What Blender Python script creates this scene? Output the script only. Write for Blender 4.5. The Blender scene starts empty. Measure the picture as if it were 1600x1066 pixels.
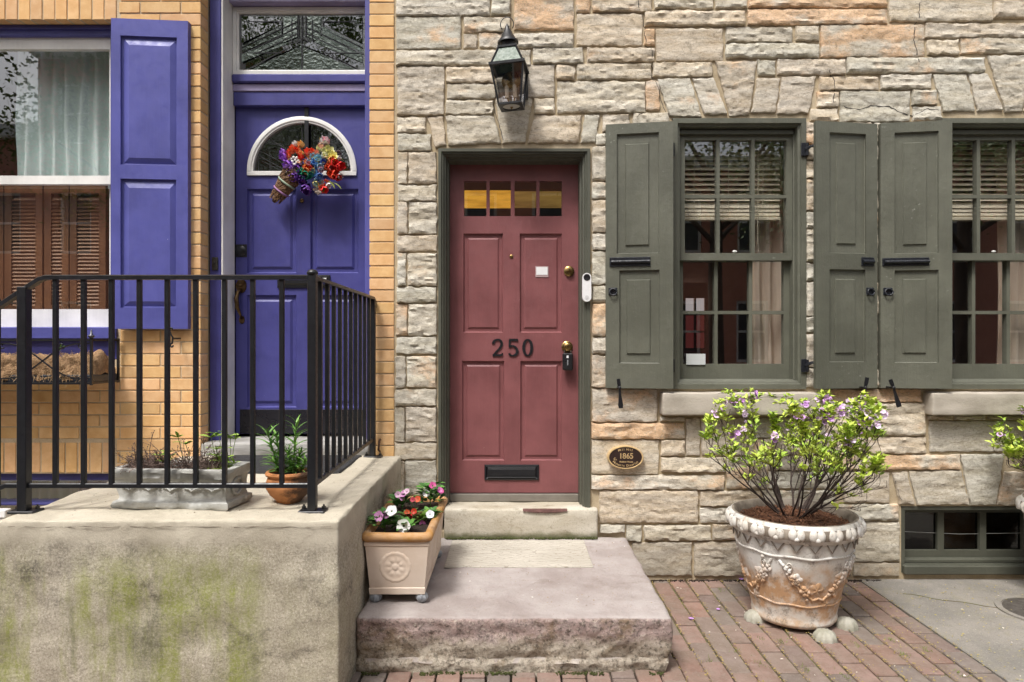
import bpy, math, random
from mathutils import Vector, Matrix, noise
from mathutils.bvhtree import BVHTree
R = math.radians
random.seed(7)
scene = bpy.context.scene
COL = scene.collection

# ------------------------------------------------------------------ camera, sky, sun, exposure
D = 4.2667; ZC = 1.49; K = 250.0
cam_d = bpy.data.cameras.new('camera'); cam = bpy.data.objects.new('camera', cam_d); COL.objects.link(cam)
cam.location = (0, -D, ZC); cam.rotation_euler = (R(90), 0, 0)
cam_d.lens = 24; cam_d.sensor_width = 36; cam_d.clip_start = 0.05; cam_d.clip_end = 400
scene.camera = cam
SUN_EL, SUN_AZ = 60, 212         # degrees; azimuth clockwise from +Y (behind the camera, a little to its left)
w = bpy.data.worlds.new('World'); scene.world = w; w.use_nodes = True
nt = w.node_tree; nt.nodes.clear()
sky = nt.nodes.new('ShaderNodeTexSky'); sky.sky_type = 'NISHITA'; sky.sun_disc = False
sky.sun_elevation = R(SUN_EL); sky.sun_rotation = R(SUN_AZ); sky.air_density = 1.0; sky.dust_density = 6.0; sky.ozone_density = 0.6
hs = nt.nodes.new('ShaderNodeHueSaturation'); hs.inputs['Saturation'].default_value = 0.42
bg = nt.nodes.new('ShaderNodeBackground'); bg.inputs['Strength'].default_value = 0.10
wo = nt.nodes.new('ShaderNodeOutputWorld')
nt.links.new(sky.outputs[0], hs.inputs['Color']); nt.links.new(hs.outputs[0], bg.inputs[0]); nt.links.new(bg.outputs[0], wo.inputs[0])
sun_d = bpy.data.lights.new('sun', 'SUN'); sun_d.energy = 1.5; sun_d.angle = R(12); sun_d.color = (1, .975, .935)
sun = bpy.data.objects.new('sun', sun_d); COL.objects.link(sun)
sd = Vector((math.sin(R(SUN_AZ))*math.cos(R(SUN_EL)), math.cos(R(SUN_AZ))*math.cos(R(SUN_EL)), math.sin(R(SUN_EL))))
sun.rotation_euler = sd.to_track_quat('Z', 'Y').to_euler(); sun.location = (-3, -6, 9)
scene.view_settings.view_transform = 'Standard'; scene.view_settings.look = 'None'
scene.view_settings.gamma = 1; scene.view_settings.use_curve_mapping = False
scene.view_settings.exposure = 1.04
scene.render.engine = 'CYCLES'
scene.cycles.max_bounces = 8; scene.cycles.transparent_max_bounces = 12
scene.cycles.sample_clamp_indirect = 6

# ------------------------------------------------------------------ helpers
def kk(y): return (D + y)/D
def PX(px, y=-.02): return (px-800)/K*kk(y)
def PZ(py, y=-.02): return ZC + (533-py)/K*kk(y)
def P(px, py, y=-.02): return (PX(px, y), y, PZ(py, y))
def lerp(a, b, t): return a+(b-a)*t
def sm(t): t = max(0, min(1, t)); return t*t*(3-2*t)

class MB:
    def __init__(s): s.v = []; s.f = []; s.tf = None
    def add(s, vs, fs):
        n = len(s.v); s.v += [tuple(p) for p in vs]; s.f += [tuple(i+n for i in q) for q in fs]; return s
    def box(s, x0, x1, y0, y1, z0, z1, c=0.003):
        c = min(c, abs(x1-x0)*.4, abs(y1-y0)*.4, abs(z1-z0)*.4)
        X, Y, Z = (x0, x1), (y0, y1), (z0, z1); vs = []; ix = {}
        for i in (0, 1):
            for j in (0, 1):
                for k in (0, 1):
                    sx, sy, sz = (1-2*i)*c, (1-2*j)*c, (1-2*k)*c
                    for a in range(3):
                        ix[i, j, k, a] = len(vs)
                        vs.append((X[i]+(0 if a == 0 else sx), Y[j]+(0 if a == 1 else sy), Z[k]+(0 if a == 2 else sz)))
        fs = []
        def q(*a): fs.append([ix[t] for t in a])
        for i in (0, 1): q((i,0,0,0),(i,1,0,0),(i,1,1,0),(i,0,1,0))
        for j in (0, 1): q((0,j,0,1),(1,j,0,1),(1,j,1,1),(0,j,1,1))
        for k in (0, 1): q((0,0,k,2),(1,0,k,2),(1,1,k,2),(0,1,k,2))
        for i in (0, 1):
            for j in (0, 1): q((i,j,0,0),(i,j,1,0),(i,j,1,1),(i,j,0,1))
            for k in (0, 1): q((i,0,k,0),(i,1,k,0),(i,1,k,2),(i,0,k,2))
        for j in (0, 1):
            for k in (0, 1): q((0,j,k,1),(1,j,k,1),(1,j,k,2),(0,j,k,2))
        for i in (0, 1):
            for j in (0, 1):
                for k in (0, 1): q((i,j,k,0),(i,j,k,1),(i,j,k,2))
        # orient outward
        c0 = Vector(((x0+x1)/2, (y0+y1)/2, (z0+z1)/2)); out = []
        for fc in fs:
            p = [Vector(vs[t]) for t in fc]; n = (p[1]-p[0]).cross(p[2]-p[0]); m = sum(p, Vector())/len(p)
            out.append(fc if n.dot(m-c0) > 0 else fc[::-1])
        return s.add(vs, out)
    def tube(s, pts, r, n=6, cap=True):
        pts = [Vector(p) for p in pts]; m = len(pts)
        rs = r if isinstance(r, (list, tuple)) else [r]*m
        vs = []; fs = []; up = None
        for i, p in enumerate(pts):
            d = (pts[min(i+1, m-1)]-pts[max(i-1, 0)])
            d = d.normalized() if d.length > 1e-9 else Vector((0, 0, 1))
            if up is None:
                up = Vector((0, 0, 1)) if abs(d.z) < .9 else Vector((1, 0, 0))
            a = d.cross(up)
            if a.length < 1e-6: a = d.orthogonal()
            a.normalize(); b = a.cross(d).normalized(); up = b
            for t in range(n):
                an = 2*math.pi*(t+.5)/n
                vs.append(p+(a*math.cos(an)+b*math.sin(an))*rs[i])
        for i in range(m-1):
            for t in range(n):
                fs.append((i*n+t, i*n+(t+1) % n, (i+1)*n+(t+1) % n, (i+1)*n+t))
        if cap: fs.append(tuple(range(n))[::-1]); fs.append(tuple((m-1)*n+t for t in range(n)))
        return s.add(vs, fs)
    def lathe(s, prof, c, seg=32, wob=None):
        vs = []; fs = []
        for i, (r, z) in enumerate(prof):
            for t in range(seg):
                a = 2*math.pi*t/seg; rr = r*(wob(a, z) if wob else 1)
                vs.append((c[0]+rr*math.cos(a), c[1]+rr*math.sin(a), c[2]+z))
        for i in range(len(prof)-1):
            for t in range(seg):
                fs.append((i*seg+t, i*seg+(t+1) % seg, (i+1)*seg+(t+1) % seg, (i+1)*seg+t))
        if prof[0][0] > 1e-6: fs.append(tuple(range(seg))[::-1])
        if prof[-1][0] > 1e-6: fs.append(tuple((len(prof)-1)*seg+t for t in range(seg)))
        return s.add(vs, fs)
    def ball(s, c, r, n=10, m=7, sc=(1, 1, 1)):
        vs = [(c[0], c[1], c[2]-r*sc[2])]; fs = []
        for i in range(1, m):
            p = math.pi*i/m
            for t in range(n):
                a = 2*math.pi*t/n
                vs.append((c[0]+r*sc[0]*math.sin(p)*math.cos(a), c[1]+r*sc[1]*math.sin(p)*math.sin(a), c[2]-r*sc[2]*math.cos(p)))
        vs.append((c[0], c[1], c[2]+r*sc[2]))
        for t in range(n): fs.append((0, 1+(t+1) % n, 1+t))
        for i in range(m-2):
            for t in range(n): fs.append((1+i*n+t, 1+i*n+(t+1) % n, 1+(i+1)*n+(t+1) % n, 1+(i+1)*n+t))
        b = 1+(m-2)*n
        for t in range(n): fs.append((b+t, b+(t+1) % n, len(vs)-1))
        return s.add(vs, fs)
    def loops(s, rect, prof, cap=True, u=False, back=None):
        """rect x0,x1,z0,z1 ; prof = [(inset, y)...] ; u: leave the bottom side open (inset only left, right, top)"""
        x0, x1, z0, z1 = rect; vs = []; fs = []
        for ins, y in prof:
            zb = z0 if u else z0+ins
            vs += [(x0+ins, y, zb), (x0+ins, y, z1-ins), (x1-ins, y, z1-ins), (x1-ins, y, zb)]
        for i in range(len(prof)-1):
            for t in range(3 if u else 4):
                a, b = i*4+t, i*4+(t+1) % 4
                fs.append((a, b, b+4, a+4))
        if cap: n = (len(prof)-1)*4; fs.append((n, n+1, n+2, n+3))
        return s.add(vs, fs)
    def plate(s, x0, x1, z0, z1, holes, yf, yb):
        xs = sorted({x0, x1, *[h[0] for h in holes], *[h[1] for h in holes]}); xs = [x for x in xs if x0 <= x <= x1]
        zs = sorted({z0, z1, *[h[2] for h in holes], *[h[3] for h in holes]}); zs = [z for z in zs if z0 <= z <= z1]
        nx, nz = len(xs)-1, len(zs)-1
        def solid(i, k):
            if i < 0 or k < 0 or i >= nx or k >= nz: return False
            cx, cz = (xs[i]+xs[i+1])/2, (zs[k]+zs[k+1])/2
            return not any(h[0] < cx < h[1] and h[2] < cz < h[3] for h in holes)
        ix = {}; vs = []; fs = []
        def V(i, k, b):
            if (i, k, b) not in ix: ix[i, k, b] = len(vs); vs.append((xs[i], yb if b else yf, zs[k]))
            return ix[i, k, b]
        for i in range(nx):
            for k in range(nz):
                if not solid(i, k): continue
                fs.append((V(i,k,0), V(i+1,k,0), V(i+1,k+1,0), V(i,k+1,0)))
                fs.append((V(i,k,1), V(i,k+1,1), V(i+1,k+1,1), V(i+1,k,1)))
                if not solid(i-1, k): fs.append((V(i,k,0), V(i,k+1,0), V(i,k+1,1), V(i,k,1)))
                if not solid(i+1, k): fs.append((V(i+1,k,0), V(i+1,k,1), V(i+1,k+1,1), V(i+1,k+1,0)))
                if not solid(i, k-1): fs.append((V(i,k,0), V(i,k,1), V(i+1,k,1), V(i+1,k,0)))
                if not solid(i, k+1): fs.append((V(i,k+1,0), V(i+1,k+1,0), V(i+1,k+1,1), V(i,k+1,1)))
        return s.add(vs, fs)
    def prism(s, poly, y0, y1):
        n = len(poly)
        vs = [(p[0], y0, p[1]) for p in poly]+[(p[0], y1, p[1]) for p in poly]
        fs = [tuple(range(n)), tuple(range(n, 2*n))[::-1]]+[(i, i+n, (i+1) % n+n, (i+1) % n) for i in range(n)]
        return s.add(vs, fs)
    def ribbon(s, pts, ws, yf, yb):
        """flat stroke of varying width in the XZ plane with thickness"""
        m = len(pts); vs = []
        for i, p in enumerate(pts):
            a, b = pts[max(i-1, 0)], pts[min(i+1, m-1)]
            d = Vector((b[0]-a[0], b[1]-a[1])); d.normalize(); nrm = (-d.y, d.x); wv = ws[i] if isinstance(ws, (list, tuple)) else ws
            for sg in (1, -1): 
                for y in (yf, yb): vs.append((p[0]+nrm[0]*wv/2*sg, y, p[1]+nrm[1]*wv/2*sg))
        fs = []
        for i in range(m-1):
            a, b = i*4, i*4+4
            fs += [(a, a+2, b+2, b), (a+1, b+1, b+3, a+3), (a, b, b+1, a+1), (a+2, a+3, b+3, b+2)]
        fs += [(0, 1, 3, 2), ((m-1)*4, (m-1)*4+2, (m-1)*4+3, (m-1)*4+1)]
        return s.add(vs, fs)
    def xf(s, fn): s.v = [tuple(fn(Vector(p))) for p in s.v]; return s
    def mesh(s, name, m, smooth=False, org=(0, 0, 0), fix=False):
        me = bpy.data.meshes.new(name)
        me.from_pydata([(p[0]-org[0], p[1]-org[1], p[2]-org[2]) for p in s.v], [], s.f)
        if fix:
            import bmesh
            b = bmesh.new(); b.from_mesh(me); bmesh.ops.recalc_face_normals(b, faces=b.faces); b.to_mesh(me); b.free()
        if smooth:
            me.shade_smooth() if smooth is True else (me.shade_smooth(), me.set_sharp_from_angle(angle=R(smooth)))
        me.materials.append(m); me.update(); return me
    def build(s, name, m, parent=None, smooth=False, fix=False, color=None):
        org = ORG.get(parent.name, (0, 0, 0)) if parent else (0, 0, 0)
        o = bpy.data.objects.new(name, s.mesh(name, m, smooth, org, fix)); COL.objects.link(o)
        ORG[o.name] = org
        if parent: o.parent = parent
        if color: o.color = color
        return o
ORG = {}
def thing(name, label, cat, loc=(0, 0, 0), group=None):
    o = bpy.data.objects.new(name, None); COL.objects.link(o); o.location = loc; o.empty_display_size = .1
    ORG[o.name] = tuple(loc); tag(o, label, cat, group); return o
def tag(o, label, cat, group=None):
    o['label'] = label; o['category'] = cat
    if group: o['group'] = group
    return o
def top(mb, name, m, label, cat, base, smooth=False, fix=False, group=None, color=None):
    """a thing that is one mesh, its origin at its base"""
    o = bpy.data.objects.new(name, mb.mesh(name, m, smooth, base, fix)); COL.objects.link(o); o.location = base
    if color: o.color = color
    ORG[o.name] = tuple(base); return tag(o, label, cat, group)
def kind(o, k): o['kind'] = k; return o
def inst(me, name, parent, M, color=None):
    """a part that shares mesh data; M is its matrix in world space"""
    o = bpy.data.objects.new(name, me); COL.objects.link(o); o.parent = parent
    o.matrix_local = Matrix.Translation(-Vector(ORG[parent.name])) @ M
    if color: o.color = color
    ORG[o.name] = ORG[parent.name]; return o
def copy_tree(o, parent=None):
    c = o.copy(); COL.objects.link(c)
    if parent: c.parent = parent
    for ch in list(o.children): copy_tree(ch, c)
    return c
def frame_matrix(p, zdir, roll=0, s=1):
    q = Vector(zdir).to_track_quat('Z', 'Y')
    return Matrix.Translation(Vector(p)) @ q.to_matrix().to_4x4() @ Matrix.Rotation(roll, 4, 'Z') @ Matrix.Diagonal((s, s, s, 1))

# ------------------------------------------------------------------ materials
class NT:
    def __init__(s, name):
        s.m = bpy.data.materials.new(name); s.m.use_nodes = True; s.t = s.m.node_tree; s.n = s.t.nodes
        s.b = s.n['Principled BSDF']; s.out = s.n['Material Output']
        s.co = s.n.new('ShaderNodeTexCoord').outputs['Object']; s.oi = s.n.new('ShaderNodeObjectInfo')
        s.sep = None
    def L(s, a, b): s.t.links.new(a, b)
    def put(s, sock, v):
        if hasattr(v, 'links') or isinstance(v, bpy.types.NodeSocket): s.L(v, sock)
        else: sock.default_value = v
    def xyz(s):
        if not s.sep: s.sep = s.n.new('ShaderNodeSeparateXYZ'); s.L(s.co, s.sep.inputs[0])
        return s.sep.outputs
    def noise(s, scale, detail=5, rough=.55, stretch=None, rnd=True, dist=0, off=0):
        v = s.co
        if stretch:
            mp = s.n.new('ShaderNodeMapping'); mp.inputs['Scale'].default_value = stretch; s.L(s.co, mp.inputs[0]); v = mp.outputs[0]
        t = s.n.new('ShaderNodeTexNoise'); t.noise_dimensions = '4D'; s.L(v, t.inputs['Vector'])
        t.inputs['Scale'].default_value = scale; t.inputs['Detail'].default_value = detail; t.inputs['Roughness'].default_value = rough
        t.inputs['Distortion'].default_value = dist
        if rnd: s.L(s.math('MULTIPLY_ADD', s.oi.outputs['Random'], 37.0, off), t.inputs['W'])
        else: t.inputs['W'].default_value = off
        return t.outputs[0]
    def math(s, op, a, b=0.0, c=0.0, clamp=False):
        t = s.n.new('ShaderNodeMath'); t.operation = op; t.use_clamp = clamp
        for i, v in enumerate((a, b, c)): s.put(t.inputs[i], v)
        return t.outputs[0]
    def rng(s, v, a, b, c=0.0, d=1.0):
        t = s.n.new('ShaderNodeMapRange'); t.interpolation_type = 'SMOOTHSTEP'; s.put(t.inputs[0], v)
        for i, q in enumerate((a, b, c, d)): t.inputs[i+1].default_value = q
        return t.outputs[0]
    def mix(s, f, a, b, mode='MIX'):
        t = s.n.new('ShaderNodeMix'); t.data_type = 'RGBA'; t.blend_type = mode
        s.put(t.inputs[0], f)
        for i, v in ((6, a), (7, b)):
            s.put(t.inputs[i], (*v, 1) if isinstance(v, tuple) and len(v) == 3 else v)
        return t.outputs[2]
    def bump(s, h, st=.3, dist=.01):
        t = s.n.new('ShaderNodeBump'); t.inputs['Strength'].default_value = st; t.inputs['Distance'].default_value = dist
        s.L(h, t.inputs['Height'])
        if s.b.inputs['Normal'].is_linked: s.L(s.b.inputs['Normal'].links[0].from_socket, t.inputs['Normal'])
        s.L(t.outputs[0], s.b.inputs['Normal'])
    def fin(s, col=None, rough=.6, metal=0, spec=.5):
        if col is not None: s.put(s.b.inputs['Base Color'], (*col, 1) if isinstance(col, tuple) else col)
        s.put(s.b.inputs['Roughness'], rough); s.b.inputs['Metallic'].default_value = metal
        s.b.inputs['Specular IOR Level'].default_value = spec
        return s.m

def simple(name, c, rough=.6, var=.15, scale=9, bump=.15, bscale=60, bd=.004, metal=0, spec=.5, stretch=None, tint=False, c2=None):
    t = NT(name); n = t.noise(scale, 6, .6, stretch)
    base = t.oi.outputs['Color'] if tint else c
    dark = t.mix(1.0, base, (1-var*1.6, 1-var*1.7, 1-var*1.8), 'MULTIPLY') if c2 is None else c2
    col = t.mix(t.rng(n, .3, .7), base, dark)
    if bump: t.bump(t.noise(bscale, 4, .6, stretch, off=5), bump, bd)
    r = t.rng(t.noise(scale*3, 3, off=9), .3, .7, max(0, rough-.08), min(1, rough+.08))
    return t.fin(col, r, metal, spec)

def paint(name, c, rough=.45, worn=(.55, .52, .45), wear=.63, grain=(1, 1, .06), bump=.18):
    """oil paint on wood: brush grain, faint fading, a few chips"""
    t = NT(name)
    col = t.mix(t.rng(t.noise(3.0, 5, .6), .3, .7), tuple(v*.82 for v in c), tuple(min(1, v*1.16+.004) for v in c))
    col = t.mix(t.math('MULTIPLY', t.rng(t.noise(90, 3, .6, grain, off=3), .45, .75), .14), col, tuple(min(1, v*1.35+.01) for v in c))
    chips = t.rng(t.math('ADD', t.noise(38, 6, .7, off=8), t.math('MULTIPLY', t.noise(2.2, 3, off=2), .25)), wear+.14, wear+.18)
    col = t.mix(chips, col, worn)
    t.bump(t.noise(120, 5, .65, grain, off=4), bump, .003); t.bump(t.noise(34, 5, .65, off=6), bump*.9, .005)
    return t.fin(col, t.rng(t.noise(30, 4, off=7), .3, .7, rough-.07, rough+.1), 0, .4)

def mat_stone():
    t = NT('rock_faced_stone'); x = t.xyz(); base = t.oi.outputs['Color']; al = t.oi.outputs['Alpha']
    strata = t.noise(6, 7, .65, (.55, 1, 3.2), dist=.6)
    blot = t.noise(4.5, 6, .6, (1, 1, 1.5), off=3)
    col = t.mix(t.rng(strata, .32, .68), t.mix(1.0, base, (.80, .77, .73), 'MULTIPLY'), t.mix(.4, base, (.66, .64, .59)))
    om = t.rng(t.math('ADD', blot, t.math('MULTIPLY_ADD', al, .55, -.385)), .42, .60)
    col = t.mix(t.math('MULTIPLY', om, .72), col, (.70, .43, .23))
    col = t.mix(t.math('MULTIPLY', t.rng(t.noise(16, 5, .7, off=7), .58, .74), .35), col, (.20, .18, .15))
    grain = t.noise(62, 6, .8, (1, 1, 1.3), off=9)
    col = t.mix(t.math('MULTIPLY', t.rng(grain, .47, .36), .6), col, (.20, .165, .12)); col = t.mix(t.math('MULTIPLY', t.rng(grain, .54, .64), .5), col, (.74, .71, .64))
    veins = t.rng(t.math('ABSOLUTE', t.math('SUBTRACT', t.noise(9, 5, .6, (.7, 1, 2.2), off=12, dist=1.0), .5)), .022, .004)
    col = t.mix(t.math('MULTIPLY', veins, .45), col, (.20, .16, .115))
    soot = t.math('MULTIPLY', t.rng(t.noise(1.7, 5, .65, off=1, rnd=False), .56, .72), t.rng(t.noise(55, 4, .7, off=2), .42, .6))
    col = t.mix(t.math('MULTIPLY', soot, .55), col, (.13, .12, .10))
    col = t.mix(t.math('MULTIPLY', t.rng(t.noise(220, 2, .5, off=4), .55, .7), .22), col, (.22, .19, .15))
    # splash grime near the pavement: a worn tide line of its own
    tide = t.math('MULTIPLY', t.rng(t.math('ADD', x[2], t.math('MULTIPLY', t.noise(5, 5, off=3, rnd=False), .5)), .62, .25, 0, 1), .5)
    col = t.mix(tide, col, (.20, .185, .14))
    t.bump(strata, .3, .014); t.bump(t.noise(38, 7, .75, (1, 1, 1.5), off=5), .75, .008); t.bump(t.noise(260, 3, .6, off=6), .35, .0015)
    return t.fin(col, .88, 0, .25)

def mat_mortar(name, a, b):
    t = NT(name); col = t.mix(t.rng(t.noise(6, 6, .65), .35, .65), a, b)
    col = t.mix(t.math('MULTIPLY', t.rng(t.noise(180, 3, .6, off=3), .5, .68), .4), col, tuple(v*.45 for v in a))
    t.bump(t.noise(150, 5, .7, off=2), .5, .004); return t.fin(col, .92, 0, .2)

def mat_brick(name, c, d, e, dirt=0):
    t = NT(name); base = t.oi.outputs['Color']
    col = t.mix(t.rng(t.noise(14, 6, .6), .3, .7), c, d)
    col = t.mix(.8, col, t.mix(1.0, col, base, 'MULTIPLY'))
    col = t.mix(t.math('MULTIPLY', t.rng(t.noise(240, 3, .6, off=4), .55, .72), .3), col, e)
    if dirt: col = t.mix(t.math('MULTIPLY', t.rng(t.noise(5, 6, .7, off=8), .35, .65, .25, .8), dirt), col, (.205, .165, .13)); col = t.mix(t.math('MULTIPLY', t.rng(t.noise(60, 5, .75, off=9), .5, .66), .5), col, (.27, .23, .195)); col = t.mix(t.math('MULTIPLY', t.rng(t.noise(110, 4, .8, off=13), .56, .66), .5), col, (.075, .06, .045))
    t.bump(t.noise(70, 5, .65, (.35, 1, 1), off=3), .3, .003); t.bump(t.noise(300, 3, .6, off=6), .25, .001)
    return t.fin(col, .8, 0, .3)

def mat_stoop():
    t = NT('weathered_concrete'); x = t.xyz(); nrm = t.n.new('ShaderNodeNewGeometry').outputs['Normal']
    s2 = t.n.new('ShaderNodeSeparateXYZ'); t.L(nrm, s2.inputs[0])
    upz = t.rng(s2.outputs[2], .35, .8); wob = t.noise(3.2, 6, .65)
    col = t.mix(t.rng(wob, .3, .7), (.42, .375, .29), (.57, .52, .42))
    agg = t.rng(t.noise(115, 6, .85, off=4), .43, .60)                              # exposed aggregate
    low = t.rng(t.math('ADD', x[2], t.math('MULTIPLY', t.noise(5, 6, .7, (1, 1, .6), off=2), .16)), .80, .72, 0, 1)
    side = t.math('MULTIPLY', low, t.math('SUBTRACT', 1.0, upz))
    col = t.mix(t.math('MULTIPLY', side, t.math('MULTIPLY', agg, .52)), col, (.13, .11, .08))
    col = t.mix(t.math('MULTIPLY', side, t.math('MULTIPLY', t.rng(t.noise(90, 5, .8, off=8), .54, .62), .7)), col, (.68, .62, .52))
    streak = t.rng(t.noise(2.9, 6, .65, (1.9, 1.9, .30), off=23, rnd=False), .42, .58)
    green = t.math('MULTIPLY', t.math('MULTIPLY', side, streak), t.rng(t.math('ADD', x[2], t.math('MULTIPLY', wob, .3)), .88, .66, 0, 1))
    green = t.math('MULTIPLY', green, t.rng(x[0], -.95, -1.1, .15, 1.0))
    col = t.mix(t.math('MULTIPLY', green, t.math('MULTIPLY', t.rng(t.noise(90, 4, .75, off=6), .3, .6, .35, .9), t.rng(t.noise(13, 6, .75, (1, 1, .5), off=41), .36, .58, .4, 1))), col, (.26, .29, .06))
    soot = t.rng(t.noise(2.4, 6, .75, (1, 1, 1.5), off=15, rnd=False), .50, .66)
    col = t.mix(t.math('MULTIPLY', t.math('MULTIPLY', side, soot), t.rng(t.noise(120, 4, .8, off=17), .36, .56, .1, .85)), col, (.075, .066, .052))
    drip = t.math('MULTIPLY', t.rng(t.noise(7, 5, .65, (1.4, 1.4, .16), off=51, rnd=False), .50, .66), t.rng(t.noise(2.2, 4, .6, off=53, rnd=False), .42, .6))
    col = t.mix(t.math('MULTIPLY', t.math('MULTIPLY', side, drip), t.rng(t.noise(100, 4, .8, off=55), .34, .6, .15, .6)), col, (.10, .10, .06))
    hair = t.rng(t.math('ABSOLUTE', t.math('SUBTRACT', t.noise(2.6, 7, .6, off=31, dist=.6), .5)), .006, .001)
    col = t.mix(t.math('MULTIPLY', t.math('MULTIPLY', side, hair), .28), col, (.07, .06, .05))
    topst = t.math('MULTIPLY', upz, t.math('MULTIPLY', t.rng(t.noise(150, 4, .7, off=9), .56, .66), .45))
    col = t.mix(topst, col, (.17, .14, .09))
    t.bump(t.noise(115, 6, .85, off=4), .7, .006); t.bump(t.noise(14, 5, .6, off=5), .35, .010)
    return t.fin(col, .93, 0, .2)

def mat_step():
    t = NT('worn_painted_step'); x = t.xyz(); nrm = t.n.new('ShaderNodeNewGeometry').outputs['Normal']
    s2 = t.n.new('ShaderNodeSeparateXYZ'); t.L(nrm, s2.inputs[0]); upz = t.rng(s2.outputs[2], .55, .9)
    n1 = t.noise(3.5, 6, .65); n2 = t.noise(16, 6, .7, off=3); n3 = t.noise(90, 4, .7, off=6)
    pink = t.mix(t.rng(n1, .3, .7), (.30, .255, .238), (.43, .388, .37))
    pink = t.mix(t.math('MULTIPLY', t.rng(n3, .57, .68), .4), pink, (.20, .15, .12))
    pink = t.mix(t.math('MULTIPLY', t.rng(t.noise(4.5, 6, .75, off=13), .53, .70), .5), pink, (.19, .145, .115))
    h = t.math('ADD', x[2], t.math('MULTIPLY', n2, .18))
    face = t.mix(t.rng(n2, .35, .65), (.33, .275, .215), (.56, .50, .41))
    face = t.mix(t.rng(h, .26, .32), face, t.mix(t.rng(n2, .42, .6), (.44, .33, .30), (.34, .265, .245)))
    face = t.mix(t.math('MULTIPLY', t.rng(t.noise(5, 6, .7, (1, 1, 1.6), off=8), .5, .62), .65), face, (.17, .11, .045))
    face = t.mix(t.math('MULTIPLY', t.rng(t.noise(48, 6, .8, off=9), .48, .62), .75), face, (.06, .05, .036)); face = t.mix(t.math('MULTIPLY', t.rng(t.noise(75, 5, .8, off=19), .54, .64), .6), face, (.62, .56, .46))
    moss = t.math('MULTIPLY', t.rng(h, .17, .11), t.rng(t.noise(9, 5, .7, off=10), .42, .6))
    face = t.mix(t.math('MULTIPLY', moss, .8), face, (.085, .095, .02))
    col = t.mix(upz, face, pink)
    t.bump(n3, .6, .007); t.bump(t.math('MULTIPLY', t.noise(48, 6, .8, off=9), t.math('SUBTRACT', 1.0, t.math('MULTIPLY', upz, .8))), .8, .016); t.bump(n2, .4, .02)
    return t.fin(col, .9, 0, .22)

def mat_urn(nm='antiqued_white_terracotta', stain=1.0):
    t = NT(nm); x = t.xyz()
    n1 = t.noise(5, 6, .65); n2 = t.noise(22, 6, .7, off=4)
    col = t.mix(t.rng(n1, .3, .7), (.55, .52, .46), (.74, .73, .70))
    ht = t.math('ADD', x[2], t.math('MULTIPLY_ADD', t.noise(4.2, 5, .65, off=3), .34, -.17))
    band = t.math('MULTIPLY', t.rng(ht, .07, .15), t.rng(ht, .36, .25))
    col = t.mix(t.math('MULTIPLY', t.math('MULTIPLY', band, stain), t.rng(n2, .3, .55, .25, .85)), col, (.46, .235, .085))
    foot = t.rng(ht, .10, .05)
    col = t.mix(t.math('MULTIPLY', t.math('MULTIPLY', foot, stain), t.rng(n2, .35, .6, .15, .7)), col, (.50, .30, .14))
    col = t.mix(t.math('MULTIPLY', t.rng(t.noise(7, 5, .7, (1, 1, .6), off=8), .55, .7), .5), col, (.40, .24, .12))
    col = t.mix(t.math('MULTIPLY', t.rng(t.noise(15, 7, .8, off=12), .50, .63), .7), col, (.155, .125, .10))
    t.bump(n2, .3, .006); t.bump(t.noise(140, 4, .6, off=6), .3, .0015)
    return t.fin(col, .7, 0, .35)

def mat_glass(name, tint=(1, 1, 1), ior=2.6, rough=0.0, bump=0, bscale=30, gloss=(1, 1, 1)):
    m = bpy.data.materials.new(name); m.use_nodes = True; n = m.node_tree.nodes; L = m.node_tree.links; n.remove(n['Principled BSDF'])
    tr = n.new('ShaderNodeBsdfTransparent'); tr.inputs[0].default_value = (*tint, 1)
    gl = n.new('ShaderNodeBsdfGlossy'); gl.inputs['Roughness'].default_value = rough; gl.inputs['Color'].default_value = (*gloss, 1)
    fr = n.new('ShaderNodeFresnel'); fr.inputs['IOR'].default_value = ior; mx = n.new('ShaderNodeMixShader')
    if bump:
        tc = n.new('ShaderNodeTexCoord'); no = n.new('ShaderNodeTexNoise'); no.inputs['Scale'].default_value = bscale; bp = n.new('ShaderNodeBump')
        bp.inputs['Strength'].default_value = bump; bp.inputs['Distance'].default_value = .01
        L.new(tc.outputs['Object'], no.inputs[0]); L.new(no.outputs[0], bp.inputs['Height']); L.new(bp.outputs[0], gl.inputs['Normal'])
    ge = n.new('ShaderNodeNewGeometry'); mu = n.new('ShaderNodeMath'); mu.operation = 'MULTIPLY'; iv = n.new('ShaderNodeMath'); iv.operation = 'SUBTRACT'; iv.inputs[0].default_value = 1
    L.new(ge.outputs['Backfacing'], iv.inputs[1]); L.new(iv.outputs[0], mu.inputs[1]); L.new(fr.outputs[0], mu.inputs[0]); L.new(mu.outputs[0], mx.inputs[0]); L.new(tr.outputs[0], mx.inputs[1]); L.new(gl.outputs[0], mx.inputs[2]); L.new(mx.outputs[0], n['Material Output'].inputs[0])
    return m
def mat_emit(name, c, st):
    t = NT(name); t.b.inputs['Emission Color'].default_value = (*c, 1); t.b.inputs['Emission Strength'].default_value = st
    return t.fin(c, .6)

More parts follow.
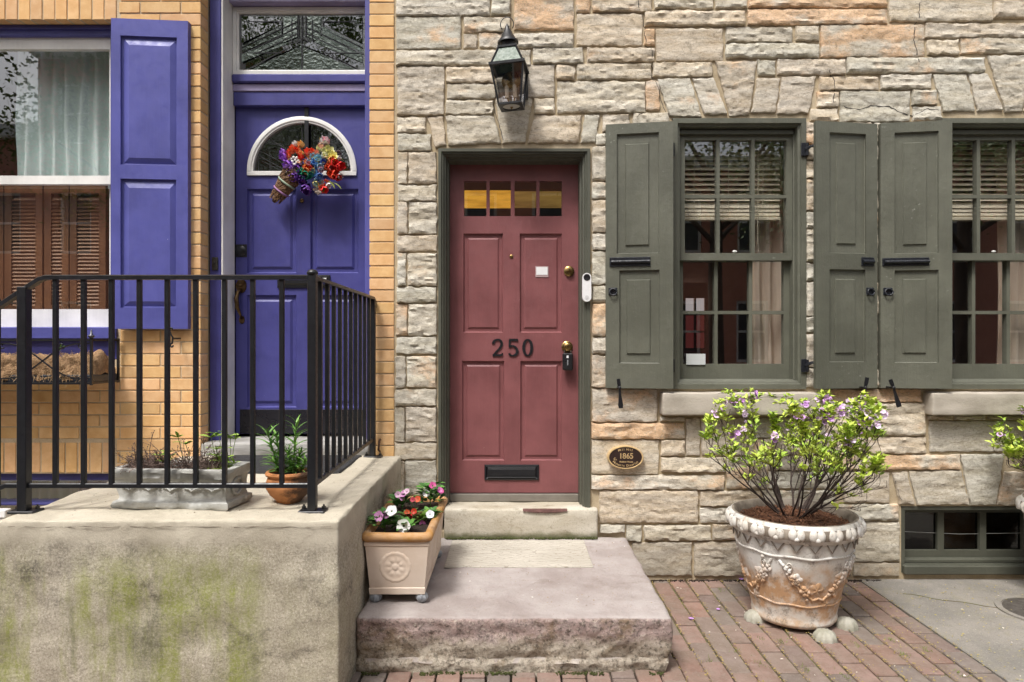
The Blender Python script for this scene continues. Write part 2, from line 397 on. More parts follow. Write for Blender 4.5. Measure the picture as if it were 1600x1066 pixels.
STONE = mat_stone()
MORTAR = mat_mortar('sandy_mortar', (.40, .32, .205), (.52, .43, .30))
BMORTAR = mat_mortar('pale_brick_mortar', (.50, .385, .25), (.60, .48, .33))
YBRICK = mat_brick('yellow_brick', (.68, .40, .185), (.79, .52, .275), (.36, .19, .09))
PBRICK = mat_brick('red_paving_brick', (.175, .112, .092), (.275, .198, .175), (.09, .065, .05), .8)
STOOP = mat_stoop(); STEP = mat_step(); URN = mat_urn(); URNW = mat_urn('antiqued_white_ornament', 0.12)
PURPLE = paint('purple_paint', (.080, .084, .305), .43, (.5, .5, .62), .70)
PURPLE_SHADED = paint('shaded_purple_paint', (.054, .054, .215), .42, (.45, .45, .58), .72)  # darker copy of the same purple paint; recess shade put into its colour
LILAC = paint('lilac_paint', (.30, .26, .42), .5, wear=.75)
WHITE = paint('white_trim_paint', (.72, .71, .68), .45, (.4, .38, .34), .73)
OLIVE = paint('olive_paint', (.114, .116, .089), .44, (.22, .225, .19), .635, bump=.6)
OLIVED = paint('dark_olive_paint', (.080, .082, .062), .5, (.33, .33, .28), .69, bump=.25)
RED = paint('brick_red_door_paint', (.205, .073, .075), .40, (.50, .40, .36), .675, bump=.3)
IRON = simple('black_painted_iron', (.012, .013, .016), .38, .2, 30, .2, 120, .002, spec=.5)
ROUGHIRON = simple('hammered_black_iron', (.012, .014, .02), .35, .2, 40, .9, 75, .004)
BRASS = simple('aged_brass', (.42, .29, .12), .32, .35, 25, .1, 60, .001, metal=1)
BRONZE = simple('dark_bronze_metal', (.20, .13, .065), .4, .35, 25, .1, 60, .001, metal=1)
BLACKPL = simple('black_plastic', (.015, .015, .017), .35, .1, 10, 0)
WHITEPL = simple('white_plastic', (.8, .8, .8), .3, .03, 10, 0)
PAPER = simple('white_paper', (.78, .78, .78), .8, .05, 10, 0)
GLASS = mat_glass('window_glass'); LEADGLASS = mat_glass('leaded_textured_glass', (.22, .24, .22), 2.7, .02, .16, 26)
BLACKGLASS = mat_glass('dusty_cellar_glass', (.25, .25, .25), 1.6, .1, .2, 12)
LEAD = simple('lead_came', (.06, .06, .065), .5, .2, 30, .1, metal=.6)
SILL = simple('limestone_sill', (.50, .45, .38), .85, .2, 5, .45, 90, .004, stretch=(1, 1, 1.5), c2=(.34, .30, .245))
def mat_doorstep():
    t = NT('pale_doorstep_stone'); n = t.noise(4.5, 6, .65, (.6, 1, 1.5))
    col = t.mix(t.rng(n, .3, .7), (.40, .35, .265), (.60, .56, .475))
    col = t.mix(t.math('MULTIPLY', t.rng(t.noise(11, 6, .75, (.7, 1, 1), off=4), .52, .66), .5), col, (.19, .155, .10))
    col = t.mix(t.math('MULTIPLY', t.rng(t.noise(120, 4, .75, off=6), .55, .66), .5), col, (.16, .13, .09))
    col = t.mix(t.math('MULTIPLY', t.rng(t.math('ADD', t.xyz()[2], t.math('MULTIPLY', t.noise(12, 5, .7, off=8), .08)), .10, .055), .75), col, (.12, .125, .045))
    t.bump(t.noise(60, 6, .7, off=2), .5, .006); return t.fin(col, .88, 0, .2)
DOORSTEP = mat_doorstep()
GREYSTEP = simple('grey_marble_step', (.40, .39, .37), .8, .3, 6, .4, 40, .008, stretch=(.4, 1, 2.5), c2=(.2, .19, .17))
def mat_slab():
    t = NT('grey_concrete_paving'); n = t.noise(3.2, 6, .65)
    col = t.mix(t.rng(n, .3, .7), (.19, .178, .16), (.29, .267, .235))
    col = t.mix(t.math('MULTIPLY', t.rng(t.noise(9, 6, .75, off=3), .5, .66), .5), col, (.23, .21, .14))
    col = t.mix(t.math('MULTIPLY', t.rng(t.noise(170, 4, .8, off=5), .50, .64), .55), col, (.12, .11, .10)); col = t.mix(t.math('MULTIPLY', t.rng(t.noise(140, 4, .8, off=7), .56, .66), .5), col, (.52, .48, .42))
    t.bump(t.noise(150, 5, .8, off=2), .7, .004); t.bump(t.noise(10, 5, .6, off=9), .4, .01); return t.fin(col, .92, 0, .2)
SLAB = mat_slab()
ASPHALT = simple('asphalt', (.05, .05, .052), .92, .2, 3, .6, 200, .006)
DIRT = simple('joint_sand', (.13, .10, .06), .95, .3, 14, .6, 150, .004, c2=(.10, .11, .03))
SOIL = simple('dark_potting_soil', (.035, .022, .015), .95, .4, 60, .9, 90, .01)
MULCH = simple('shredded_bark', (.19, .085, .045), .9, .4, 25, .7, 120, .004, tint=True)
TERRA = simple('terracotta', (.47, .19, .07), .75, .3, 9, .25, 90, .003, c2=(.30, .115, .045))
SEAL = simple('grey_caulk', (.36, .33, .28), .9, .3, 20, .4)
def mat_pot():
    t = NT('dark_sided_terracotta'); n = t.noise(9, 6, .7)
    col = t.mix(t.rng(n, .3, .7), (.43, .17, .06), (.56, .25, .10)); x = t.xyz()
    s = t.math('ADD', t.math('MULTIPLY', x[0], 4.0), t.math('ADD', t.math('MULTIPLY', x[2], -1.0), t.math('MULTIPLY', t.noise(24, 6, .7, off=3), 1.0)))
    col = t.mix(t.math('MULTIPLY', t.rng(s, .44, .72), .85), col, (.035, .03, .028))  # darker towards one side of the pot, broken up by noise
    t.bump(t.noise(90, 4, .6, off=2), .3, .003); return t.fin(col, .75, 0, .3)
POT = mat_pot()
def mat_cream():
    t = NT('cream_terracotta'); n = t.noise(6, 6, .65)
    col = t.mix(t.rng(n, .3, .7), (.64, .51, .40), (.72, .61, .51))
    col = t.mix(t.math('MULTIPLY', t.rng(t.noise(4, 5, .6, off=4), .55, .7), .3), col, (.50, .30, .19))
    t.bump(t.noise(110, 4, .6, off=2), .25, .002); return t.fin(col, .8, 0, .3)
CREAM = mat_cream()
OCHRE = simple('ochre_stained_rim', (.42, .20, .035), .75, .3, 13, .35, 70, .004, c2=(.52, .33, .19))
CAST = simple('grey_cast_stone', (.50, .50, .475), .88, .3, 12, .6, 60, .006, c2=(.30, .295, .265))
PAWM = simple('pale_cast_stone', (.46, .44, .38), .85, .3, 14, .4, 70, .004, c2=(.28, .27, .21))
LEADFOOT = simple('grey_painted_lead', (.42, .45, .48), .6, .3, 30, .3, 80, .003, c2=(.20, .21, .23))
PETAL = simple('flower_petal', (1, 1, 1), .6, .12, 30, 0, tint=True)
LEAFT = simple('leaf_tinted', (1, 1, 1), .5, .25, 25, .1, 60, .002, tint=True)
BARK = simple('shrub_bark', (.055, .037, .03), .85, .3, 30, .5, 90, .003)
TWIG = simple('dry_twig', (.22, .155, .13), .9, .3, 30, .2, 90, .003)
WICKL = simple('light_wicker', (.27, .15, .075), .75, .45, 60, .3, 90, .003)
WICKER = simple('brown_wicker', (.13, .065, .032), .75, .35, 40, .3, 90, .003)
COIR = simple('coir_fibre', (.34, .21, .11), .95, .35, 30, .9, 70, .02, c2=(.20, .115, .055), stretch=(.6, 1, 1))
RUBBER = simple('black_rubber_mat', (.03, .03, .031), .8, .25, 15, .9, 70, .01)
MATM = None
CURTAIN = simple('sheer_white_curtain', (.68, .80, .78), .9, .08, 6, .1, 200, .001, stretch=(4, 1, .4))
BEIGECUR = simple('beige_curtain', (.72, .62, .50), .9, .12, 6, .1, 200, .001, stretch=(4, 1, .4))
WOODL = simple('varnished_louvre_wood', (.185, .085, .036), .4, .35, 12, .2, 60, .003, stretch=(1, 1, .15), c2=(.11, .048, .02))
WOODS = simple('faded_louvre_slat', (.26, .135, .065), .45, .3, 12, .2, 60, .003, c2=(.18, .09, .04))
SLATM = simple('cream_blind_slat', (.80, .73, .56), .5, .08, 8, 0)
ROOM = simple('room_plaster', (.38, .26, .19), .9, .2, 2, .1)
ROOMFL = simple('room_floor_boards', (.12, .06, .03), .5, .3, 4, .1, stretch=(.2, 3, 1))
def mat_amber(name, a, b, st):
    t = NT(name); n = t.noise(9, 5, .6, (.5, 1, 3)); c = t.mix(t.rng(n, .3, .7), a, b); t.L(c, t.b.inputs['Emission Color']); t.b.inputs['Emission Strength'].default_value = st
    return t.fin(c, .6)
WOODGLOW = mat_amber('lit_wood_glow', (.85, .42, .05), (.50, .22, .02), .42); WOODGLOWDIM = mat_amber('dim_amber_glow', (.40, .24, .06), (.22, .12, .03), .26)  # emissive colours of the added boxes that stand for lit hall wood
DAYPANE = mat_emit('daylit_back_pane', (.46, .42, .42), .38)
REDWALL = simple('red_room_wall', (.34, .05, .04), .8, .15, 3, 0)
GREEN_MOSS = simple('moss', (.075, .09, .02), .95, .35, 40, .9, 90, .01)
BLACKCRK = simple('dark_crack_grout', (.035, .035, .04), .95, .2, 20, 0)  # plain dark mortar tone for the crack tubes
FARBRICK = mat_brick('far_red_brick', (.48, .20, .14), (.56, .26, .19), (.2, .1, .08))
TREELEAF = simple('street_tree_leaf', (.17, .25, .06), .55, .3, 2, 0, c2=(.09, .15, .035))
TREEBARK = simple('street_tree_bark', (.085, .07, .055), .95, .35, 12, .8, 30, .02, stretch=(1, 1, .25))

# ------------------------------------------------------------------ ground: road, kerb, pavement
def struct(mb, name, m, parent=None, **k):
    o = mb.build(name, m, parent, **k)
    if not parent: o['kind'] = 'structure'
    return o
SLX = 2.165
g = MB(); g.add([(-60, -80, -.13), (60, -80, -.13), (60, 30, -.13), (-60, 30, -.13)], [(0, 1, 2, 3)]); struct(g, 'ground', ASPHALT)
g = MB(); g.add([(-30, -10.2, -.12), (30, -10.2, -.12), (30, -2.95, -.12), (-30, -2.95, -.12)], [(0, 1, 2, 3)]); struct(g, 'road', ASPHALT)
g = MB(); g.box(-30, 30, -2.98, -2.83, -.2, .003, .012); struct(g, 'kerb', SLAB)
g = MB(); g.box(-30, 30, -14.2, -10.2, -.2, .0, .02); struct(g, 'far_pavement', SLAB)
g = MB(); g.box(-9, SLX+.004, -2.829, .25, -.2, -.012, .002); pav = struct(g, 'brick_pavement', DIRT)
g = MB()
nx, ny = 34, 26
def slabz(x, y):
    n = noise.noise(Vector((x*1.3, y*1.3, 3)))*.006
    return .002+n
g.add([(lerp(SLX+.001, 9.2, (i/nx)**1.4), lerp(-2.829, .3, j/ny), slabz(lerp(SLX, 9.2, (i/nx)**1.4), lerp(-2.829, .3, j/ny))) for j in range(ny+1) for i in range(nx+1)],
      [(j*(nx+1)+i, j*(nx+1)+i+1, (j+1)*(nx+1)+i+1, (j+1)*(nx+1)+i) for j in range(ny) for i in range(nx)])
sk = len(g.v); g.v += [(g.v[j*(nx+1)][0], g.v[j*(nx+1)][1], -.06) for j in range(ny+1)]
g.f += [(j*(nx+1), (j+1)*(nx+1), sk+j+1, sk+j) for j in range(ny)]
struct(g, 'concrete_pavement', SLAB, smooth=40)
# paving bricks: long side runs away from the wall
def pave_mesh(wd, ln):
    b = MB(); b.box(-wd/2, wd/2, -ln/2, ln/2, -.05, 0, .004); return b
def hump(x, y): return .036*sm((-y-.75)/.5)*sm((1.05-x)/.45)
cw, cl, gap = .1085, .212, .008
pm = [pave_mesh(cw-gap-random.uniform(0, .003), cl-gap-random.uniform(0, .004)).mesh('brick', PBRICK) for _ in range(5)]
rest = MB(); nb = 0
ncol = int((SLX+4.0)/cw)
for i in range(ncol):
    x = SLX+.0015-cw*(i+.5); off = (i % 2)*cl*.5+random.uniform(-.02, .02)
    j = 0
    while True:
        y = .16-off-cl*j; j += 1
        if y < -2.75: break
        if y > .1: continue
        tint = random.choice([(1, 1, 1), (1.15, 1, .98), (.72, .74, .8), (1.2, .95, .85), (.9, .98, 1), (.5, .62, .70), (1.3, 1.12, 1.1), (1.0, .8, .72), (.75, .95, 1.02)])
        z = random.uniform(-.004, .003)+.004*noise.noise(Vector((x*2, y*2, 0)))+hump(x, y)
        inview = (y > -1.62) and ((x > .68) or (y < -1.2 and x > -.75))
        if inview and nb < 300:
            o = inst(random.choice(pm), 'brick', pav, Matrix.Translation((x, y, z)) @ Matrix.Rotation(random.uniform(-.012, .012), 4, 'Z') @ Matrix.Rotation(random.uniform(-.012, .012), 4, 'X'), (*tint, 1)); nb += 1
        else:
            rest.box(x-cw/2+.004, x+cw/2-.004, y-cl/2+.004, y+cl/2-.004, -.05, z, .004)
kind(rest.build('brick_field', PBRICK, pav), 'stuff')
mb = MB(); rr0 = random.Random(3); pts = [(lerp(2.3, 3.6, i/30), -.25-.7*i/30+.03*noise.noise(Vector((i*.4, 1, 0))), slabz(lerp(2.3, 3.6, i/30), -.25-.7*i/30)+.001) for i in range(31)]
mb.tube(pts, .0028, 4); mb.build('pavement_crack', DIRT, bpy.data.objects['concrete_pavement'])
# manhole cover in the concrete at the right
mx, my = PX(1612, -1.0)*1.0, 0
ky = ZC*K/(958-533); my = (ky-1)*D; mx = (1632-800)/K*ky
mc = thing('manhole_cover', 'round dark metal cover sunk flush in the grey concrete pavement', 'cover', (mx, my, .006))
b = MB(); b.lathe([(.225, -.02), (.225, .006), (.195, .006), (.195, .001)], (mx, my, .006), 40); b.build('cover_ring', SLAB, mc, smooth=30)
b = MB(); b.lathe([(.19, -.02), (.19, .004), (.16, .004), (.158, .002), (.10, .002), (.098, .005), (.0, .005)], (mx, my, .006), 40); b.build('lid', simple('rusty_cast_iron', (.09, .08, .07), .8, .3, 30, .5, 90, .003), mc, smooth=30)

# ------------------------------------------------------------------ stone house
SH = thing('stone_house', 'tan rock-faced stone house with olive green shutters and a brick red door', 'house', (3.4, .15, 0))
XJ = PX(617, 0)                                    # joint between the two houses
DOOR_O = (PX(685, 0), PX(922, 0), .30, PZ(233, 0))
WIN1 = (PX(1050, 0), PX(1258, 0), PZ(608, 0), PZ(186, 0))
WDX = 412/K
WIN2 = (WIN1[0]+WDX, WIN1[1]+WDX, WIN1[2], WIN1[3])
CEL = (PX(1408, 0), PX(1740, 0), PZ(895, 0), PZ(791, 0))
b = MB(); b.plate(XJ, 8.0, -.2, 7.0, [DOOR_O, WIN1, WIN2, CEL], 0.0, .30); b.build('wall', MORTAR, SH)
def q(x0, y0, x1, y1): return [(x0, y0), (x1, y0), (x1, y1), (x0, y1)]
S = []   # (4 points in photo pixels, orange amount or None, relief)
def st(x0, y0, x1, y1, o=None, r=1.0): S.append((q(x0, y0, x1, y1), o, r))
def sp(pts, o=None, r=1.0): S.append((pts, o, r))
# top courses
for a in [(619,-30,765,23),(768,-30,797,22),(901,-14,922,19,.7),(926,-14,1018,17),(619,26,719,75,None,.5),(725,26,798,49,.55),(725,53,745,74),
  (749,51,896,73),(902,21,1004,70,None,.6),(619,78,829,101),(833,74,911,98),(918,74,1023,96),(621,104,693,179,None,.8),(697,104,772,128,.3),
  (699,131,774,153),(696,156,770,178),(776,104,819,149),(822,101,866,151,.45,.6),(870,101,898,124),(902,99,1018,123),(1021,97,1113,119),(871,127,1008,175),
  (835,154,866,176),(620,183,664,206),(621,209,673,235),(943,179,983,205),(990,176,1045,205),(932,208,947,226),(804,-14,896,45,.75,.6),
  (1024,-14,1115,12),(1119,-14,1167,11),(1171,-14,1387,10,.9),(1008,16,1164,39),(1170,14,1387,37,.85),(1391,-14,1552,32,.35,.6),(1555,-14,1650,27),
  (1008,44,1023,69,.95),(1026,44,1130,94,None,.4),(1135,42,1238,65),(1245,40,1280,62),(1135,67,1281,89),(1284,38,1445,88,.8,.6),(1448,36,1640,58),
  (1451,62,1499,84),(1503,59,1640,82),(1185,94,1212,117),(1216,92,1322,116),(1325,89,1540,113),(1010,126,1031,171,.7,.6),(1282,119,1374,140),
  (1378,116,1456,138),(1278,143,1311,166,.65),(1314,142,1423,190,None,.8),(1427,140,1465,163),(1428,166,1472,188),(1268,170,1310,188)]: st(*a)
for a in [([(774,153),(832,153),(819,222),(786,223)],None,.6),([(696,181),(771,181),(783,222),(701,226)],None,.7),([(668,182),(691,181),(697,226),(680,229)],None,.5),
  ([(836,180),(909,180),(903,222),(825,222)],None,.7),([(914,179),(937,179),(930,221),(908,222)],None,.6),
  ([(1119,95),(1183,95),(1171,178),(1141,180)],None,.8),([(1082,122),(1115,121),(1137,176),(1102,178)],.35,.6),([(1028,123),(1078,122),(1097,182),(1047,181)],None,.7),
  ([(1185,122),(1220,121),(1212,175),(1175,176)],None,.5),([(1224,120),(1276,119),(1264,176),(1216,176)],None,.6),
  ([(1460,116),(1511,115),(1526,172),(1476,173)],None,.6),([(1516,115),(1544,115),(1569,170),(1530,172)],.2,.6),([(1546,86),(1612,85),(1598,173),(1573,174)],None,.8),
  ([(1616,115),(1650,115),(1634,170),(1602,172)],None,.6)]: sp(*a)
# column between the brick pier and the red door
for a in [(621,238,636,287,.6),(638,238,681,286),(622,289,681,313),(621,316,636,365),(639,316,682,365),(621,368,682,392),(620,396,634,446),(637,396,682,446),
  (620,449,681,472),(619,476,636,524,.8),(638,476,682,524),(619,527,681,553),(618,558,633,606),(636,557,681,605,.7),(617,609,681,634),(617,638,632,690),
  (634,637,681,690),(617,693,681,718,.0,.6),(622,722,631,775),(633,721,681,775,.55,.5),(622,778,681,803),(622,806,681,840)]: st(*a)
# strip right of the door, running on behind the first shutter
for i, (y0, y1) in enumerate([(229,282),(285,310),(313,362),(365,390),(393,444),(447,472),(475,525),(528,552),(556,605)]):
    st(926, y0, 948+random.choice((14, 22, 30)), y1, .75 if i == 6 else None); x1 = S[-1][0][1][0]
    st(x1+3, y0, 1047, y1)
# strip between the windows, behind shutters two and three
for i, (y0, y1) in enumerate([(191,224),(227,249),(252,278),(281,328),(331,356),(359,409),(412,438),(441,493),(496,519),(522,574),(577,605)]):
    xm = 1366+random.randint(-14, 14); st(1261, y0, xm, y1); st(xm+3, y0, 1459, y1)
# below the windows
for a in [(926,609,1027,659,.6,.7),(1033,653,1070,658),(925,662,1070,686,.8),(1073,654,1094,712,None,.5),(925,689,1029,741,None,.35),(1034,689,1071,712),(1098,654,1178,711,.3,.5),
  (1181,654,1290,684),(1182,687,1297,711,.6),(1034,716,1134,738),(925,744,1132,765),(1137,716,1200,764,.6),(1203,714,1297,735),(1203,738,1317,764,.3),(937,768,1091,817,.4,.8),
  (1095,768,1190,791),(1095,795,1140,817),(1193,768,1306,791),(1144,795,1250,817),(1254,794,1306,817),(938,821,976,833),(979,822,1003,846),(1007,822,1111,845,.35),(1115,821,1200,844),
  (1204,821,1331,844),(988,849,1081,900,None,.5),(1086,848,1180,900),(1185,848,1331,900),(1292,609,1440,628,.9),(1292,631,1447,681,None,.8),(1300,684,1448,709),
  (1452,650,1490,656,.4),(1494,650,1541,656,.4),(1546,650,1640,656,.4),(1455,659,1640,706,.45,.5),(1300,712,1501,734,.75),(1320,738,1391,786,None,.6),(1310,789,1405,814,.6),
  (1335,817,1406,878,None,.8),(1335,881,1406,901,None,.6)]: st(*a)
for a in [([(1395,740),(1418,738),(1431,788),(1408,788)],None,.6),([(1422,737),(1503,736),(1516,789),(1435,789)],.5,.7),([(1503,711),(1571,711),(1557,789),(1519,790)],None,.6),
  ([(1573,738),(1652,737),(1641,789),(1560,789)],None,.7)]: sp(*a)
TINTS = [(.52,.475,.385), (.47,.41,.325), (.54,.505,.435), (.465,.425,.345), (.49,.43,.35), (.47,.45,.375), (.55,.48,.37), (.51,.49,.42), (.52,.435,.325)]
TRI_V = []; TRI_F = []
def stone_mesh(pts, rel, seed, mb):
    w_ = max(abs(pts[1][0]-pts[0][0]), abs(pts[2][0]-pts[3][0]))/K; h_ = abs(pts[3][1]-pts[0][1])/K
    nx = max(5, min(56, int(w_/.011))); nz = max(5, int(h_/.011))
    us = [0, .003/w_]+[lerp(.0065/w_, 1-.0065/w_, i/(nx-2)) for i in range(nx-1)]+[1-.003/w_, 1]
    vs_ = [0, .003/h_]+[lerp(.006/h_, 1-.006/h_, i/(nz-2)) for i in range(nz-1)]+[1-.003/h_, 1]
    V = []; F = []
    ex = .9; pts = [(pts[0][0]-ex, pts[0][1]-ex), (pts[1][0]+ex, pts[1][1]-ex), (pts[2][0]+ex, pts[2][1]+ex), (pts[3][0]-ex, pts[3][1]+ex)]
    tilt = random.uniform(-.006, .006); bulge = random.uniform(.002, .006)*rel
    for v in vs_:
        for u in us:
            px = lerp(lerp(pts[0][0], pts[1][0], u), lerp(pts[3][0], pts[2][0], u), v)
            py = lerp(lerp(pts[0][1], pts[1][1], u), lerp(pts[3][1], pts[2][1], u), v)
            X, Z = PX(px), PZ(py)
            e = min(u*w_, (1-u)*w_, v*h_, (1-v)*h_)
            j = .0048*(1-sm(e/.03))
            X += j*noise.noise(Vector((X*30, Z*30, seed)))*1.6; Z += j*noise.noise(Vector((X*30, Z*30, seed+9)))*1.8
            ev = min(v*h_, (1-v)*h_)
            n1 = noise.fractal(Vector((X*6, Z*12, seed*.37)), 1.0, 2.0, 3)
            n2 = 1-abs(noise.noise(Vector((X*11+n1*.9, Z*26+n1*.5, seed+3))))*2; n3 = noise.noise(Vector((X*34, Z*62, seed))); n4 = noise.noise(Vector((X*75, Z*110, seed+5)))
            lip = sm((v-.5)/.35)*.007
            y = -.0105*sm(e/.0032)-bulge*sm(e/.014)-(n1*.009+n2*.0068+n3*.0046+n4*.0026+lip*.7)*rel*sm(e/.008)-tilt*(u-.5)*sm(e/.01)
            if e <= 0: y = .006
            V.append((X, min(.006, y), Z))
    m = len(us)
    for a in range(len(vs_)-1):
        for c in range(m-1): F.append((a*m+c, (a+1)*m+c, (a+1)*m+c+1, a*m+c+1))
    mb.add(V, F)
for i, (pts, o, r) in enumerate(S):
    mb = MB(); stone_mesh(pts, r, i*1.7, mb)
    n = len(TRI_V); TRI_V += mb.v; TRI_F += [tuple(k+n for k in f) for f in mb.f]
    c = random.choice(TINTS); k = random.uniform(1.08, 1.30)
    al = o if o is not None else random.choice((0, .12, .2, .3, .45, .58) if pts[0][1] < 590 else (.15, .3, .4, .5, .6))
    mb.build('stone', STONE, SH, smooth=28, color=(c[0]*k*1.01, c[1]*k, c[2]*k*.975, al))
BVH = BVHTree.FromPolygons([Vector(v) for v in TRI_V], TRI_F)
def surf(x, z):
    h = BVH.ray_cast(Vector((x, -2, z)), Vector((0, 1, 0)))
    return h[0].y if h[0] else 0.0
# coursed stones above and to the right of the picture: one mass
far = MB(); rr = random.Random(3); zz = PZ(-18)
while zz < 6.8:
    h = rr.choice((.10, .10, .19)); x = XJ+.01
    while x < 3.3:
        wd = rr.uniform(.2, .55); far.box(x, x+wd, -.03, .01, zz, zz+h, .008); x += wd+.012
    zz += h+.013
zz = .01
while zz < 6.8:
    h = rr.choice((.10, .10, .19)); x = PX(1655) if not (PZ(186)-.0 > zz+h > PZ(625)) else WIN2[1]+.02
    if zz < CEL[3]+.01: x = CEL[1]+.02
    while x < 7.6:
        wd = rr.uniform(.2, .55); far.box(x, x+wd, -.03, .01, zz, zz+h, .008); x += wd+.012
    zz += h+.013
kind(far.build('stone_courses', STONE, SH, color=(.48, .43, .36, .1)), 'stuff')
# cracks
def crack(pts, wd=.0028):
    P3 = []
    for (a, b_), (c, d) in zip(pts[:-1], pts[1:]):
        n = max(2, int(math.hypot(c-a, d-b_)/4))
        for k in range(n):
            t = k/n; x, z = PX(lerp(a, c, t))+random.uniform(-.004, .004), PZ(lerp(b_, d, t))+random.uniform(-.003, .003)
            P3.append((x, surf(x, z)-.0003, z))
    mb = MB(); mb.tube(P3, [wd*random.uniform(.5, 1.1) for _ in P3], 4); mb.build('crack', BLACKCRK, SH)
crack([(994,-10),(1000,16),(1004,22),(1008,44),(1010,70),(1018,76),(1020,98),(1020,122),(1026,128),(1034,158),(1045,182)])
crack([(1437,3),(1436,28),(1431,38),(1428,62),(1433,80),(1436,102)]); crack([(1295,110),(1303,122),(1305,142),(1300,164)])
crack([(1320,166),(1345,171),(1362,165),(1390,166),(1412,178),(1428,180),(1450,170),(1472,172)]); crack([(1376,660),(1392,663),(1408,661)], .002)
crack([(769,158),(775,178),(783,205),(787,223)]); crack([(990,190),(1000,178),(1008,177)], .002); crack([(1399,752),(1404,770),(1410,786)], .002)
# window sills of limestone
def rough_box(x0, x1, y0, y1, z0, z1, seed, amp=.004, step=.03, c=.012):
    """box with rounded, slightly worn faces"""
    mb = MB(); out = {}
    def ax(a, b_):
        n = max(2, int((b_-a)/step)); return [a]+[lerp(a+c, b_-c, i/n) for i in range(n+1)]+[b_]
    xs, ys, zs = ax(x0, x1), ax(y0, y1), ax(z0, z1); idx = {}
    def V(i, j, k):
        if (i, j, k) in idx: return idx[i, j, k]
        p = Vector((xs[i], ys[j], zs[k])); inner = Vector((min(max(p.x, x0+c), x1-c), min(max(p.y, y0+c), y1-c), min(max(p.z, z0+c), z1-c)))
        d = p-inner
        if d.length > 0: p = inner+d.normalized()*c
        nn = d.normalized() if d.length > 0 else Vector((0, 0, 1))
        p = p+nn*(noise.fractal(p*7+Vector((seed, 0, 0)), 1, 2, 4)*amp)
        idx[i, j, k] = len(mb.v); mb.v.append(tuple(p)); return idx[i, j, k]
    A, B, C = len(xs)-1, len(ys)-1, len(zs)-1
    for i in range(A):
        for k in range(C):
            mb.f.append((V(i,0,k), V(i+1,0,k), V(i+1,0,k+1), V(i,0,k+1))); mb.f.append((V(i,B,k), V(i,B,k+1), V(i+1,B,k+1), V(i+1,B,k)))
    for i in range(A):
        for j in range(B):
            mb.f.append((V(i,j,C), V(i+1,j,C), V(i+1,j+1,C), V(i,j+1,C))); mb.f.append((V(i,j,0), V(i,j+1,0), V(i+1,j+1,0), V(i+1,j,0)))
    for j in range(B):
        for k in range(C):
            mb.f.append((V(0,j,k), V(0,j,k+1), V(0,j+1,k+1), V(0,j+1,k))); mb.f.append((V(A,j,k), V(A,j+1,k), V(A,j+1,k+1), V(A,j,k+1)))
    return mb
for i, dx in enumerate((0, WDX)):
    rough_box(PX(1035, -.09)+dx, PX(1288, -.09)+dx, -.10, .10, PZ(649, -.09), PZ(617, -.09)+.012, i*5, .004, .03, .008).build('window_sill', SILL, SH, smooth=50)
# sash windows
def sash(parent, x0, x1, z0, z1, stile, toprail, botrail, yf, th, nxp, nzp, munt=.021, name='sash', m=None):
    gx0, gx1, gz0, gz1 = x0+stile, x1-stile, z0+botrail, z1-toprail
    pw = (gx1-gx0-munt*(nxp-1))/nxp; ph = (gz1-gz0-munt*(nzp-1))/nzp; holes = []
    for i in range(nxp):
        for k in range(nzp):
            a = gx0+i*(pw+munt); c = gz0+k*(ph+munt); holes.append((a, a+pw, c, c+ph))
    mb = MB(); mb.plate(x0, x1, z0, z1, holes, yf, yf+th); sh = mb.build(name, m or OLIVE, parent)
    # bevelled glazing bead round every pane, joined to one moulding per sash
    for h in holes:
        pb = MB(); pb.box(h[0]-.003, h[1]+.003, yf+th*.55, yf+th*.55+.004, h[2]-.003, h[3]+.003, .0005)
        o = pb.build('pane', GLASS, parent)
    return holes
for i, dx in enumerate((0, WDX)):
    x0, x1, z0, z1 = WIN1[0]+dx, WIN1[1]+dx, WIN1[2], WIN1[3]
    mb = MB(); mb.loops((x0+.001, x1-.001, z0+.001, z1-.001), [(0, .06), (0, -.02), (.030, -.02), (.034, -.004), (.046, .0), (.050, .04), (.056, .045), (.058, .20)], cap=False)
    wn = mb.build('window', OLIVE, SH)
    mb = MB(); mb.box(x0+.03, x1-.03, .002, .2, z0+.002, z0+.052, .006); mb.build('sill_board', OLIVE, wn)
    sash(wn, x0+.058, x1-.058, PZ(407, .06), z1-.086, .036, .030, .046, .055, .04, 3, 2)
    mb = MB(); mb.box(x0+.058, x1-.058, .03, .2, z1-.086, z1-.058, .002); mb.build('head_stop', OLIVED, wn)
    sash(wn, x0+.058, x1-.058, z0+.053, PZ(397, .10), .036, .045, .10, .10, .04, 3, 2)
    mb = MB(); mb.ball(((x0+x1)/2, .075, PZ(393, .07)), .009, 8, 6, (1.6, .8, .8)); mb.build('sash_lock', WHITE, wn)
# cellar window
cx0, cx1, cz0, cz1 = CEL
mb = MB(); mb.loops((cx0+.001, cx1-.001, cz0+.001, cz1-.001), [(0, .06), (0, .0), (.022, .0), (.026, .012), (.03, .16)], cap=False)
cw_ = mb.build('cellar_window', OLIVED, SH)
mb = MB(); mb.box(cx0+.006, cx1-.006, -.03, .15, cz0-.004, cz0+.052, .006); mb.build('sill_board', OLIVED, cw_)
mb = MB(); mb.box(cx0+.02, cx1-.02, .03, .15, cz0+.053, cz0+.075, .004); mb.build('sill_bead', OLIVED, cw_)
gx = [PX(v, .07) for v in (1409, 1465, 1475, 1531, 1541, 1598, 1608, 1664, 1674, 1728)]
holes = [(gx[2*k], gx[2*k+1], PZ(860, .07), PZ(801, .07)) for k in range(5)]
mb = MB(); mb.plate(cx0+.028, cx1-.028, cz0+.076, cz1-.03, [(max(h[0], cx0+.032), h[1], h[2], h[3]) for h in holes], .07, .11); mb.build('sash', OLIVED, cw_)
